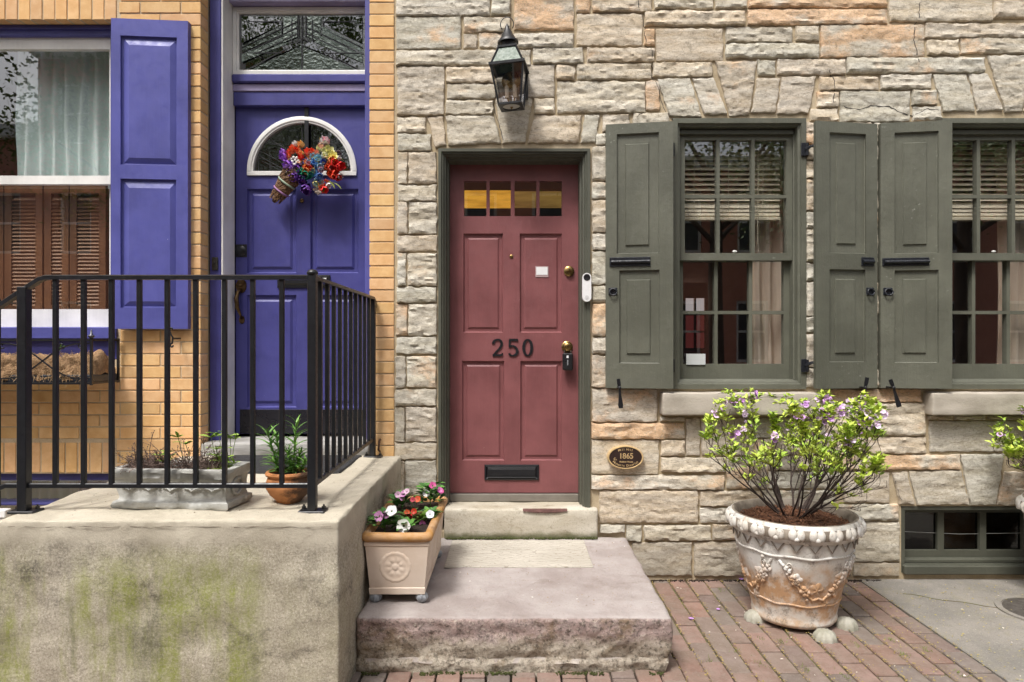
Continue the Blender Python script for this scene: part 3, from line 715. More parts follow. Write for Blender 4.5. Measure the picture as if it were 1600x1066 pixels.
for h in holes:
    mb = MB(); mb.box(h[0]-.003, h[1]+.003, .092, .096, h[2]-.003, h[3]+.003, .0005); mb.build('pane', BLACKGLASS, cw_)
mb = MB(); mb.tube([(PX(1409, .08), .086, PZ(831, .08)), (PX(1500, .08), .086, PZ(835, .08)), (PX(1620, .08), .086, PZ(833, .08))], .0016, 5); mb.build('wire', simple('grey_wire', (.3, .3, .28), .5), cw_)
# shutters
def shutter(house, x0, x1, zt, zb, y0, y1, ups, los, paint_m, th=.035, deep=.016, simple_field=True):
    """leaf in the plane x0..x1; y0, y1 = front at its left and right edge; ups / los = recess and field (x0,x1,z0,z1) as fractions"""
    W_, H_ = x1-x0, zt-zb
    def tf(p): u = (p.x-x0)/W_; return Vector((p.x, p.y+lerp(y0, y1, u), p.z))
    rects = []
    for (a, c, e, f) in (ups[0], los[0]): rects.append((x0+a*W_, x0+c*W_, zb+e*H_, zb+f*H_))
    mb = MB(); mb.plate(x0, x1, zb, zt, rects, 0, th); s_ = mb.xf(tf).build('shutter', paint_m, house)
    for rc, (a, c, e, f) in zip(rects, (ups[1], los[1])):
        fx0, fx1, fz0, fz1 = x0+a*W_, x0+c*W_, zb+e*H_, zb+f*H_
        rx0, rx1, rz0, rz1 = rc; vs = []
        sq = lambda d0, d1, d2, d3, y: [(d0, y, d2), (d0, y, d3), (d1, y, d3), (d1, y, d2)]
        b2 = .004
        rings = [sq(rx0-.001, rx1+.001, rz0-.001, rz1+.001, deep-.004), sq(rx0+.004, rx1-.004, rz0+.004, rz1-.004, deep)]
        if simple_field:
            rings += [sq(fx0-.002, fx1+.002, fz0-.002, fz1+.002, deep), sq(fx0+b2, fx1-b2, fz0+b2, fz1-b2, deep-.009)]
        else:
            m_ = .010; rings = [sq(rx0-.001, rx1+.001, rz0-.001, rz1+.001, deep-.002), sq(rx0+m_, rx1-m_, rz0+m_, rz1-m_, deep), sq(fx0, fx1, fz0, fz1, .003)]
        for r_ in rings: vs += r_
        fs = [(i*4+t, i*4+(t+1) % 4, i*4+4+(t+1) % 4, i*4+4+t) for i in range(len(rings)-1) for t in range(4)]+[tuple((len(rings)-1)*4+t for t in range(4))]
        mb = MB(); mb.add(vs, fs); mb.xf(tf).build('panel', paint_m, s_)
    return s_, tf
def olive_shutter(pxl, pxr, top_, bot, yl, yr, up_r, up_f, lo_r, lo_f):
    ym = (yl+yr)/2
    x0, x1 = PX(pxl, yl), PX(pxr, yr); zt, zb = PZ(top_, ym), PZ(bot, ym)
    fr = lambda a: ((a[0]-pxl)/(pxr-pxl), (a[1]-pxl)/(pxr-pxl), (bot-a[3])/(bot-top_), (bot-a[2])/(bot-top_))
    return shutter(SH, x0, x1, zt, zb, yl, yr, (fr(up_r), fr(up_f)), (fr(lo_r), fr(lo_f)), OLIVE)+((x0, x1),)
def shutter_iron(s_, tf, bolt, ring, hinge_x=None, knob_right=True):
    """bolt bar and pull ring in photo pixels, placed on the leaf"""
    yq = -.07
    x0, x1, z0, z1 = PX(bolt[0], yq), PX(bolt[1], yq), PZ(bolt[3], yq), PZ(bolt[2], yq)
    mb = MB(); mb.box(x0, x1, -.006, .003, z0, z1, .003); zc = (z0+z1)/2
    pts = [(lerp(x0+.006, x1-.006, i/8), -.012, zc) for i in range(9)]
    mb.xf(tf).build('bolt_plate', ROUGHIRON, s_)
    mb = MB(); mb.tube(pts, .011 if x1-x0 > .1 else .013, 10); mb.xf(tf).build('slide_bolt', ROUGHIRON, s_, smooth=40)
    rx, rz = PX(ring[0], yq), PZ(ring[1], yq)
    mb = MB(); mb.box(rx-.026, rx+.026, -.005, .003, rz-.022, rz+.026, .004); mb.xf(tf).build('ring_plate', ROUGHIRON, s_)
    mb = MB(); mb.tube([(rx+.022*math.cos(a*math.pi/9), -.012-.006*(1-math.sin(a*math.pi/9))*.5, rz-.002+.020*math.sin(a*math.pi/9)) for a in range(19)], .0048, 6); mb.xf(tf).build('pull_ring', ROUGHIRON, s_, smooth=True)
s1, tf1, _ = olive_shutter(947, 1052, 192, 607, -.05, -.115, (964,1030,208,396), (978,1015,224,383), (968,1031,422,568), (980,1017,437,553))
shutter_iron(s1, tf1, (953,1015,402,417), (958,456))
s2, tf2, _ = olive_shutter(1275, 1371, 191, 607, -.115, -.05, (1296,1353,208,396), (1308,1338,223,381), (1296,1352,421,566), (1306,1337,436,552))
shutter_iron(s2, tf2, (1346,1368,402,416), (1361,456))
s3, tf3, _ = olive_shutter(1376, 1488, 190, 607, -.05, -.115, (1398,1467,206,396), (1413,1450,222,382), (1398,1467,422,567), (1413,1449,436,552))
shutter_iron(s3, tf3, (1381,1448,403,416), (1389,456))
# shutter hinges on the window casing, between casing and leaf
for sx, s_, px0, px1 in ((1, s2, 1252, 1276), (-1, s1, 1051, 1056)):
    for py in (234, 572):
        mb = MB(); xa, xb = PX(px0, -.03), PX(px1, -.06)
        mb.box(xa, xa+.034 if sx > 0 else xb, -.032, -.021, PZ(py+10, -.03), PZ(py-11, -.03), .003); mb.build('hinge_plate', ROUGHIRON, s_)
        if sx > 0:
            mb = MB(); mb.tube([(xa+.03, -.03, PZ(py-1, -.03)), (xa+.05, -.06, PZ(py-5, -.05)), (xb+.012, -.098, PZ(py-7, -.09))], [.012, .009, .011], 6); mb.build('hinge_strap', ROUGHIRON, s_)
            mb = MB(); mb.tube([(xa+.036, -.036, PZ(py+9, -.03)), (xa+.036, -.036, PZ(py-10, -.03))], .008, 8); mb.build('hinge_pin', ROUGHIRON, s_)
# shutter dogs in the wall under the leaves
for (pv, tp, bt) in (((968, 606), (966, 592), (970, 638)), ((1352, 606), (1355, 590), (1347, 638)), ((1396, 606), (1391, 593), (1405, 636))):
    y = -.13; mb = MB(); A, Bq, C = [(PX(t[0], y), PZ(t[1], y)) for t in (tp, pv, bt)]
    mb.ribbon([A, (lerp(A[0], Bq[0], .5), lerp(A[1], Bq[1], .5)), Bq, (lerp(Bq[0], C[0], .4), lerp(Bq[1], C[1], .4)), (lerp(Bq[0], C[0], .85), lerp(Bq[1], C[1], .85)), C],
              [.020, .022, .012, .017, .030, .024], y-.004, y+.004)
    dg = mb.build('shutter_dog', IRON, SH)
    mb = MB(); mb.tube([(Bq[0], y+.003, Bq[1]), (Bq[0], .01, Bq[1])], .006, 8); mb.build('dog_pin', IRON, dg)
    mb = MB(); mb.ball((Bq[0], y-.006, Bq[1]), .010, 8, 6, (1, .6, 1)); mb.build('dog_boss', IRON, dg, smooth=True)
# red door with its casing
DY = .15
mb = MB(); mb.loops((DOOR_O[0]+.001, DOOR_O[1]-.001, .44, DOOR_O[3]-.001), [(0, .08), (0, -.018), (.018, -.018), (.022, -.006), (.030, -.006), (.034, .012), (.044, .016), (.047, .06), (.058, .065), (.060, .24)], cap=False, u=True)
mb.build('door_frame', OLIVED, SH)
dx0, dx1 = DOOR_O[0]+.0595, DOOR_O[1]-.0595; dz0, dz1 = PZ(770, DY), PZ(250, DY)
pr = lambda a: (PX(a[0], DY), PX(a[1], DY), PZ(a[3], DY), PZ(a[2], DY))
LITES = [pr((725,760,283,338)), pr((765,798,283,338)), pr((804,838,283,338)), pr((843,878,283,338))]
PANS = [pr((724,786,365,520)), pr((812,878,365,520)), pr((722,788,564,720)), pr((813,878,564,720))]
mb = MB(); mb.plate(dx0, dx1, dz0, dz1, LITES+PANS, DY, DY+.045); door = mb.build('door', RED, SH)
for r_ in PANS:
    mb = MB(); mb.loops((r_[0]-.001, r_[1]+.001, r_[2]-.001, r_[3]+.001), [(0, DY+.002), (.007, DY+.014), (.009, DY+.016), (.026, DY+.016), (.034, DY+.010), (.038, DY+.008)]); mb.build('panel', RED, door)
for r_ in LITES:
    mb = MB(); mb.box(r_[0]-.002, r_[1]+.002, DY+.022, DY+.027, r_[2]-.002, r_[3]+.002, .0005); mb.build('pane', GLASS, door)
mb = MB(); mb.box(dx0, dx1, DY-.02, .26, .455, dz0-.006, .003); mb.build('threshold', simple('grey_threshold', (.22, .20, .17), .7), SH)
def knob(px, py, r, name, m, y, parent, ln=.05):
    x, z = PX(px, y), PZ(py, y); mb = MB()
    mb.lathe([(r, 0), (r*1.02, .006), (r*.8, .012), (r*.42, .016), (r*.40, ln*.5), (r*.75, ln*.62), (r*.85, ln*.8), (r*.7, ln*.95), (r*.25, ln), (0, ln)], (0, 0, 0), 24)
    mb.xf(lambda p: Vector((x+p.x, y-p.z, z+p.y))); return mb.build(name, m, parent, smooth=50, fix=True)
knob(889, 424, .033, 'deadbolt', BRASS, DY, door, .022); knob(886, 542, .036, 'door_knob', BRASS, DY, door, .062)
mb = MB(); mb.lathe([(.012, 0), (.012, .004), (.007, .006), (0, .006)], (0, 0, 0), 14); mb.xf(lambda p: Vector((PX(799, DY)+p.x, DY-p.z, PZ(401, DY)+p.y))); mb.build('peephole', BRASS, door, fix=True)
x0, x1, z0, z1 = pr((757, 842, 726, 750))
mb = MB(); mb.loops((x0, x1, z0, z1), [(0, DY+.001), (0, DY-.008), (.010, DY-.011), (.014, DY-.006), (.016, DY-.004)]); ms = mb.build('mail_slot', IRON, door)
mb = MB(); mb.box(x0+.02, x1-.02, DY-.016, DY-.003, z0+.024, z1-.022, .005); mb.build('mail_flap', IRON, ms)
for zz in (z0+.018, z1-.017):
    mb = MB(); mb.tube([(x0+.022, DY-.012, zz), (x1-.022, DY-.012, zz)], .004, 8); mb.build('flap_bead', IRON, ms)
# digits 2 5 0
def digit(px0, strokes, hz=27.5):
    y = DY; mb = MB()
    for k, (pts, ws) in enumerate(strokes):
        n = []; wv = []
        for i in range(len(pts)-1):                       # smooth the stroke
            for t in (0, .5):
                p0, p1, p2, p3 = pts[max(i-1, 0)], pts[i], pts[i+1], pts[min(i+2, len(pts)-1)]
                n.append(tuple(.5*(2*p1[c]+(p2[c]-p0[c])*t+(2*p0[c]-5*p1[c]+4*p2[c]-p3[c])*t*t+(3*p1[c]-p0[c]-3*p2[c]+p3[c])*t**3) for c in (0, 1))); wv.append(lerp(ws[i], ws[i+1], t)*hz/K)
        n.append(pts[-1]); wv.append(ws[-1]*hz/K)
        mb.ribbon([(PX(px0+p[0]*hz, y), PZ(557-p[1]*hz, y)) for p in n], wv, y-.007-k*.0004, y+.001)
    mb.build('digit', IRON, door, fix=True)
digit(769, [([(.07,.72),(.10,.86),(.27,.955),(.43,.93),(.53,.80),(.53,.66),(.43,.46),(.22,.26),(.08,.08)], [.17,.14,.09,.12,.15,.15,.13,.10,.09]), ([(.02,.07),(.3,.07),(.54,.07),(.58,.2)], [.13,.13,.13,.05])])
digit(794, [([(.06,.94),(.3,.94),(.55,.93)], [.13,.13,.14]), ([(.09,.95),(.08,.75),(.07,.52)], [.12,.12,.10]), ([(.07,.53),(.22,.60),(.42,.52),(.52,.30),(.44,.11),(.26,.035),(.10,.09),(.06,.18)], [.08,.10,.13,.17,.14,.08,.12,.14])])
digit(816.5, [([(.29+.23*math.cos(a*math.pi/8+1.5708), .5+.45*math.sin(a*math.pi/8+1.5708)) for a in range(17)], [.09+.08*abs(math.cos(a*math.pi/8+1.5708)) for a in range(17)])])
# doorstep stone at the foot of the red door
mb = rough_box(PX(694, -.05), PX(934, -.05), -.055, .32, .262, .452, 3, .006, .035, .012); ds = top(mb, 'doorstep', DOORSTEP, 'thick pale stone doorstep directly under the red door', 'step', (0, .1, .262), 50)
rr = random.Random(77); mb = MB(); vs = []; n = 26
for i in range(n+1):
    x = lerp(PX(817, -.05), PX(886, -.05), i/n); a = .008+.005*noise.noise(Vector((x*40, 0, 0))); b_ = .012*(1-abs(2*i/n-1)**3)+.006*noise.noise(Vector((x*60, 3, 0)))
    vs += [(x, -.052, .4395-max(.001, b_)), (x, -.0635, .4415-max(0, b_)*.6), (x, -.060, .4465+.001), (x, -.05+a, .4535)]
mb.add(vs, [(i*4+j, i*4+4+j, i*4+5+j, i*4+1+j) for i in range(n) for j in range(3)]); mb.build('old_red_paint', simple('old_red_paint', (.16, .075, .065), .7, .3, 30, .4), ds)
mb = MB()
rr = random.Random(5)
for i in range(420):
    t = rr.random(); x = lerp(PX(697, -.05), PX(932, -.05), t); h = .004+.016*max(0, .5+noise.noise(Vector((x*9, 0, 1))))*rr.random(); r0 = rr.uniform(.003, .008)
    mb.ball((x, -.06-rr.random()*.014, .272+h*.5), r0, 5, 3, (1.2, 1, .8))
o = mb.build('moss', GREEN_MOSS); kind(o, 'stuff')
# rooms behind the openings
def room(x0, x1, y0, y1, z0, z1, name, m, house):
    mb = MB(); v = [(x, y, z) for x in (x0, x1) for y in (y0, y1) for z in (z0, z1)]
    mb.add(v, [(0, 1, 3, 2), (4, 6, 7, 5), (2, 3, 7, 6), (0, 4, 5, 1), (1, 5, 7, 3), (0, 2, 6, 4)][0:3]+[(1, 5, 7, 3), (0, 2, 6, 4)]); return mb.build(name, m, house, fix=False)
room(.62, 3.9, .301, 3.8, .75, 3.1, 'room', ROOM, SH); room(-.70, .615, .301, 2.6, .44, 3.1, 'hall', ROOM, SH); room(2.3, 3.9, .302, 2.0, -.1, .72, 'cellar', ROOMFL, SH)
mb = MB(); mb.box(.63, 3.89, .31, 3.79, .751, .765, 0); mb.build('floor', ROOMFL, SH)
# far side of the front room: a lit back window and a red wall beside it, seen through the panes
bx0, bx1, bz0, bz1 = PX(1066, 3.7), PX(1104, 3.7), PZ(548, 3.7), PZ(442, 3.7)
mb = MB(); mb.plate(bx0, bx1, bz0, bz1, [(bx0+.03, (bx0+bx1)/2-.01, bz0+.03+k*.2, bz0+.21+k*.2) for k in range(3)]+[((bx0+bx1)/2+.01, bx1-.03, bz0+.03+k*.2, bz0+.21+k*.2) for k in range(3)], 3.66, 3.70); bw = mb.build('back_window', simple('tan_window_wood', (.5, .33, .17), .5), SH)
mb = MB(); mb.box(bx0+.01, bx1-.01, 3.71, 3.72, bz0+.43, bz1-.01, 0); mb.build('lit_pane', DAYPANE, bw)
mb = MB(); mb.box(bx0+.01, bx1-.01, 3.71, 3.72, bz0+.01, bz0+.42, 0); mb.build('red_pane', mat_emit('red_lit_pane', (.20, .04, .035), .16), bw)
# blinds, curtains
for i, (dx, lab) in enumerate(((0, 'cream slatted blind half raised behind the window nearest the red door'), (WDX, 'cream slatted blind behind the window at the right edge'))):
    xa, xb = WIN1[0]+.075+dx, WIN1[1]-.075+dx
    t = thing('venetian_blind', lab, 'blind', ((xa+xb)/2, .22, PZ(342, .22)), 'slatted blinds in the stone house windows')
    zt, zb = WIN1[3]-.07, PZ(316, .22); n = 12
    sm_ = MB(); sm_.box(xa, xb, -.021, .021, -.0012, .0012, .0004); sme = sm_.mesh('slat', SLATM, org=((xa+xb)/2, 0, 0))
    for k in range(n):
        inst(sme, 'slat', t, Matrix.Translation(((xa+xb)/2, .22, lerp(zb, zt, (k+.5)/n))) @ Matrix.Rotation(R(38), 4, 'X'))
    for k in range(4):
        inst(sme, 'slat', t, Matrix.Translation(((xa+xb)/2, .22, PZ(339-k*6, .22))) @ Matrix.Rotation(R(74-6*(k % 2)), 4, 'X'))
    mb = MB(); mb.box(xa, xb, .20, .24, PZ(345, .22), PZ(340, .22), .003); mb.build('bottom_rail', SLATM, t)
    for f in (.17, .5, .83):
        mb = MB(); mb.tube([(lerp(xa, xb, f), .197, zt), (lerp(xa, xb, f), .197, PZ(342, .22))], .0018, 5); mb.build('cord', SLATM, t)
    mb = MB(); mb.tube([(lerp(xa, xb, .78), .19, zt-.05), (lerp(xa, xb, .775), .19, PZ(383, .22))], .0035, 6); mb.build('wand', SLATM, t)
def drape(x0, x1, z0, z1, y, folds, amp, name, m, label, cat, group=None, seed=0):
    mb = MB(); nx, nz = folds*8, 10
    for k in range(nz+1):
        for i in range(nx+1):
            u = i/nx; ph = u*folds*2*math.pi+noise.noise(Vector((u*5, seed, k*.12)))*2.2
            mb.v.append((lerp(x0, x1, u)+.01*noise.noise(Vector((u*7, k*.3, seed))), y+amp*math.sin(ph)*(.6+.4*(1-k/nz)), lerp(z0, z1, k/nz)))
    for k in range(nz):
        for i in range(nx): a = k*(nx+1)+i; mb.f.append((a, a+1, a+nx+2, a+nx+1))
    return top(mb, name, m, label, cat, ((x0+x1)/2, y, z0), True, group=group)
for i, dx in enumerate((0, WDX)):
    drape(PX(1178, .3)+dx, PX(1245, .3)+dx, PZ(600, .3), PZ(230, .3), .34, 4, .03, 'curtain', BEIGECUR, ('beige curtain hanging at the right inside the window nearest the red door', 'beige curtain inside the window at the right edge')[i], 'curtain', 'beige curtains', 3+i)
# added glowing amber boxes behind the door lights, standing in for lit wood
t = thing('door_lite_glow', 'added amber glow boxes standing for lit wood, seen through the small panes of the red door', 'glow panel', (PX(765, .9), .9, PZ(325, .9)))
mb = MB(); mb.box(PX(722, .9), PX(800, .9), .86, 1.0, PZ(322, .9), PZ(299, .9), .01); mb.build('glow_box', WOODGLOW, t)
mb = MB(); mb.box(PX(801, .9), PX(884, .9), .87, .99, PZ(322, .9), PZ(300, .9), .01); mb.build('glow_box', WOODGLOWDIM, t)
mb = MB(); mb.tube([(PX(765, .9), .93, PZ(300, .9)), (PX(765, .9), .93, 3.1)], .008, 6); mb.build('glow_box_stem', BRONZE, t)
mb = MB(); mb.box(PX(690, 2.3), PX(900, 2.3), 2.3, 2.35, PZ(320, 2.3), PZ(295, 2.3), .01); mb.build('ceiling_beam', simple('oak_beam', (.42, .24, .08), .6), SH)

# ------------------------------------------------------------------ brick house
BH = thing('brick_house', 'yellow brick house with a purple door, purple shutter and white sash window', 'house', (-3, .15, 0))
OX0, OX1 = PX(314, 0), PX(578, 0)
LWIN = (-3.62, PX(184, 0), PZ(562, 0), PZ(31, 0)); BASE = (-3.62, PX(176, 0), .12, PZ(740, 0))
b = MB(); b.plate(-7.5, XJ-.002, -.2, 7.0, [(OX0-.004, OX1+.004, .70, 3.95), LWIN, BASE], 0.0, .30); b.build('wall', BMORTAR, BH)
BY = -.005
nbk = 0; lots = MB()
def ybrick(px0, px1, py0, py1, yback=.02, vertical=False):
    x0, x1, z0, z1 = PX(px0, BY), PX(px1, BY), PZ(py1, BY), PZ(py0, BY)
    global nbk
    if nbk < 295:
        mb = MB(); mb.box(x0, x1, BY+random.uniform(-.0015, .0015), yback, z0, z1, .0025)
        k = random.uniform(.78, 1.06); mb.build('brick', YBRICK, BH, color=(k*random.uniform(.97, 1.04), k, k*random.uniform(.82, 1.1), 1)); nbk += 1
    else: lots.box(x0, x1, BY, yback, z0, z1, .0025)
g_ = 1.1                                              # half joint in pixels
# right pier: header face by row
r0 = 4.0
for i in range(-2, 39):
    y0 = r0+18.72*i
    if y0 > 712: break
    if i % 2: ybrick(577.2, 615.5, y0+g_, y0+18.72-g_, .10)
    else: ybrick(577.2, 615.5, y0+g_, y0+18.72-g_, .10)
# left field
PIT = 19.0; J0 = 534.2
rows = [J0+PIT*i for i in range(-29, 11)]
for n, y0 in enumerate(rows):
    y1 = y0+PIT; odd = (n % 2 == 0)
    if y0 > 735: break
    xs = [314.6]; x = 250.5 if odd else 282.5
    while x > -40: xs.append(x); x -= 63.4
    for a, c in zip(xs[1:], xs[:-1]):
        yb = .10 if c > 313 else .02
        ym = (y0+y1)/2
        if ym < 564 and ym > 31:                      # beside the window: only to the right of the opening
            if c < 188: continue
            a = max(a, 186)
        if ym < 31 and a < 182:                       # soldier course over the window
            if c < 187: continue
            a = max(a, 185)
        if ym > 690 and a < 178:                      # soldier course over the basement opening
            if c < 184: continue
            a = max(a, 181)
        if c-a < 6: continue
        ybrick(a+g_, c-g_, y0+g_, y1-g_, yb)
x = 182.5
while x > -45:
    ybrick(x-19.35+g_, x-g_, -22, 30.5, .09); x -= 19.35
x = 178.5
while x > -45:
    ybrick(x-19.2+g_, x-g_, 692, 738.5, .09); x -= 19.2
# beyond the picture: bricks above and left as one mass
zz = PZ(-24)
while zz < 6.8:
    x = -7.3+(.125 if int(zz*1000) % 2 else 0)
    while x < XJ-.05:
        if not (OX0-.26 < x < OX1 and zz < 3.95): lots.box(x, min(x+.242, XJ-.004), BY, .02, zz, zz+.068, .0025)
        x += .252
    zz += .0765
zz = .0
while zz < PZ(-24)-.07:
    x = -3.90-(.125 if int(zz/.0765) % 2 else 0)
    while x > -7.4: lots.box(x, x+.242, BY, .02, zz, zz+.068, .0025); x -= .252
    zz += .0765
kind(lots.build('brick_courses', YBRICK, BH, color=(1, 1, 1, 1)), 'stuff')
# purple door surround
FX0, FX1 = OX0+.004, OX1-.004
fr_x = PX(345, .108)
mb = MB(); mb.box(OX0+.006, fr_x, .108, .33, .70, 3.94, .004); mb.build('door_post', PURPLE_SHADED, BH)
mb = MB(); mb.box(fr_x+.0005, fr_x+.012, .112, .30, .72, 3.93, .003); mb.build('post_lining', WHITE, BH)
mb = MB(); mb.box(PX(570, .108), OX1+.002, .108, .33, .70, 3.94, .004); mb.build('door_post', PURPLE, BH)
lx, rx = fr_x+.013, PX(570, .108)-.001
TY = .27
mb = MB(); mb.box(lx, rx, .20, .36, PZ(11, TY), 3.93, .004); mb.build('door_head', LILAC, BH)
tr = (lx+.002, rx-.0005, PZ(117, TY), PZ(12.5, TY))
mb = MB(); mb.loops(tr, [(0, .33), (0, TY-.012), (.022, TY-.012), (.026, TY), (.034, TY+.004), (.036, TY+.03)], cap=False); tw = mb.build('transom_window', WHITE, BH)
mb = MB(); mb.box(tr[0]+.03, tr[1]-.03, TY+.02, TY+.027, tr[2]+.03, tr[3]-.03, .0005); mb.build('pane', LEADGLASS, tw)
HAMMER = mat_glass('hammered_glass', (.20, .22, .20), 2.7, .10, .35, 45, gloss=(.8, .9, .8)); SMOOTHG = mat_glass('smooth_leaded_glass', (.16, .18, .16), 2.6, .01, .05, 12)
def glass_piece(poly, parent, y, tx, tz, m):
    cx_ = sum(p[0] for p in poly)/len(poly); cz_ = sum(p[1] for p in poly)/len(poly)
    pts = [(PX(a, y), PZ(c, y)) for a, c in poly]; c0 = (PX(cx_, y), PZ(cz_, y)); vs = []
    for d in (0, .004): vs += [(p[0], y+d+(p[0]-c0[0])*tx+(p[1]-c0[1])*tz, p[1]) for p in pts]
    n = len(pts); mb = MB(); mb.add(vs, [tuple(range(n)), tuple(range(n, 2*n))[::-1]]+[(i, i+n, (i+1) % n+n, (i+1) % n) for i in range(n)]); mb.build('glass_piece', m, parent, fix=True)
def came(pts, parent, w_=.006, y=TY+.009):
    mb = MB(); mb.tube([(PX(a, y), y, PZ(c, y)) for a, c in pts], w_/2, 4); mb.build('came', LEAD, parent)
for l in ([(472,24),(472,110)],[(466,24),(466,58)],[(478,24),(478,58)],[(488,30),(488,74)],[(456,30),(456,74)],[(455,70),(473,80),(491,70)],[(455,70),(473,61),(491,70)],[(466,33),(378,74)],[(478,33),(566,74)],
          [(466,42),(390,80)],[(478,42),(556,80)],[(452,74),(388,108)],[(493,74),(560,108)],[(378,83),(440,83)],[(506,83),(568,83)],[(378,34),(440,34)],[(505,34),(568,34)],[(466,52),(400,84)],[(478,52),(546,84)],[(440,34),(440,52)],[(505,34),(505,52)]): came(l, tw)
pc_ = random.Random(51)
L_P = [([(390,109),(471,72),(471,109)],1),([(378,109),(378,101),(456,66),(471,71)],0),([(378,98),(378,86),(440,56),(452,66)],1),([(378,82),(378,72),(440,42),(440,54)],1),([(378,68),(378,26),(440,26),(440,38)],0),([(443,26),(464,26),(464,58),(443,66)],1)]
for poly, hm in L_P:
    glass_piece(poly, tw, TY+.012, pc_.uniform(-.05, .05), pc_.uniform(-.06, .04), HAMMER if hm else SMOOTHG)
    glass_piece([(944-a, c) for a, c in poly], tw, TY+.012, pc_.uniform(-.05, .05), pc_.uniform(-.06, .04), HAMMER if hm else SMOOTHG)
mb = MB(); mb.box(lx, rx, TY-.03, .36, PZ(131, TY), PZ(118, TY), .008); mb.build('transom_bar', PURPLE_SHADED, BH)
mb = MB(); mb.box(lx, rx, TY-.008, .36, PZ(143, TY), PZ(131.6, TY), .003); mb.build('transom_moulding', LILAC, BH)
mb = MB(); mb.box(lx, rx, TY, .36, PZ(165, TY), PZ(143.6, TY), .004); mb.build('transom_board', PURPLE_SHADED, BH)
BDY = .31
bx0, bx1, bz0, bz1 = lx+.001, rx+.03, PZ(678, BDY), PZ(167, BDY)
pb = lambda a: (PX(a[0], BDY), PX(a[1], BDY), PZ(a[3], BDY), PZ(a[2], BDY))
BP = [pb((386,463,295,427)), pb((485,560,295,427)), pb((386,463,461,637)), pb((485,560,461,637))]
# slab with a half-round opening for the fanlight
fc, fz, fr = PX(472, BDY), PZ(268, BDY), PX(551, BDY)-PX(472, BDY)
hole = (fc-fr, fc+fr, fz, fz+fr)
mb = MB(); mb.plate(bx0, bx1, bz0, bz1, BP+[hole], BDY, BDY+.045)
arc = [(fc+fr*math.cos(a*math.pi/24), fz+fr*math.sin(a*math.pi/24)) for a in range(25)]
for (cx_, sl) in ((fc+fr, arc[:13]), (fc-fr, arc[12:][::-1])):
    pts_ = [(cx_, fz+fr)]+sl
    n = len(pts_); mb.add([(p[0], BDY, p[1]) for p in pts_]+[(p[0], BDY+.04, p[1]) for p in pts_], [(0, i, i+1) for i in range(1, n-1)]+[(i, i+n, i+1+n, i+1) for i in range(1, n-1)])
bdoor = mb.build('door', PURPLE_SHADED, BH)
for r_ in BP:
    mb = MB(); mb.loops((r_[0]-.001, r_[1]+.001, r_[2]-.001, r_[3]+.001), [(0, BDY+.002), (.008, BDY+.015), (.010, BDY+.018), (.030, BDY+.018), (.044, BDY+.008), (.047, BDY+.007)]); mb.build('panel', PURPLE_SHADED, bdoor)
ring = [(fc+(fr+.018)*math.cos(a*math.pi/24), BDY-.004, fz+(fr+.018)*math.sin(a*math.pi/24)) for a in range(25)]
def halfring(r_in, r_out, y0, y1, m, name):
    mb = MB(); prof = [(r_out, y1), (r_out, y0+.004), (r_out-.006, y0), (lerp(r_in, r_out, .35), y0), (lerp(r_in, r_out, .25), y0+.006), (r_in, y0+.006), (r_in, y1)]
    N = 33; m_ = len(prof)
    for a in range(N):
        t = math.pi*a/(N-1)
        for r_, y in prof: mb.v.append((fc+r_*math.cos(t), y, fz+r_*math.sin(t)))
    for a in range(N-1):
        for i in range(m_-1): b_ = a*m_+i; mb.f.append((b_, b_+1, b_+m_+1, b_+m_))
    h = r_out-r_in
    mb.box(fc-r_out, fc+r_out, y0+.001, y1, fz-h*.75, fz, .003)
    return mb.build(name, m, bdoor, smooth=40, fix=True)
halfring(fr-.012, fr+.028, BDY-.014, BDY+.03, WHITE, 'fanlight_frame')
mb = MB(); mb.prism([(fc+(fr+.002)*math.cos(a*math.pi/24), fz+(fr+.002)*math.sin(a*math.pi/24)) for a in range(25)], BDY+.02, BDY+.026); mb.build('pane', LEADGLASS, bdoor, fix=True)
for l in ([(472,192),(472,272)],[(400,232),(448,258)],[(398,240),(446,266)],[(545,232),(496,258)],[(548,240),(500,266)],[(396,225),(440,225)],[(505,225),(545,225)],[(410,252),(450,272)],[(535,252),(496,272)],[(422,240),(422,272)],[(522,240),(522,272)],[(404,248),(404,271)],[(412,211),(452,236)],[(532,211),(492,236)]): came(l, bdoor, .005, BDY+.018)
mb = MB(); mb.box(PX(375, BDY), bx1-.004, BDY-.004, BDY+.002, bz0+.002, PZ(640, BDY), .001); mb.build('kick_plate', simple('black_kick_plate', (.012, .012, .018), .3, .15, 5, .1), bdoor)
mb = MB(); mb.loops((PX(434, BDY), PX(516, BDY), PZ(450, BDY), PZ(430, BDY)), [(0, BDY+.001), (0, BDY-.010), (.012, BDY-.012), (.015, BDY-.006), (.03, BDY-.014)]); mb.build('mail_slot', IRON, bdoor)
knob(377, 392, .034, 'deadbolt', IRON, BDY, bdoor, .02)
mb = MB(); mb.box(PX(368.5, BDY), PX(386, BDY), BDY-.004, BDY+.001, PZ(402, BDY), PZ(382, BDY), .003); mb.build('deadbolt_plate', IRON, bdoor)
knob(472, 314, .014, 'peephole', BRASS, BDY, bdoor, .008)
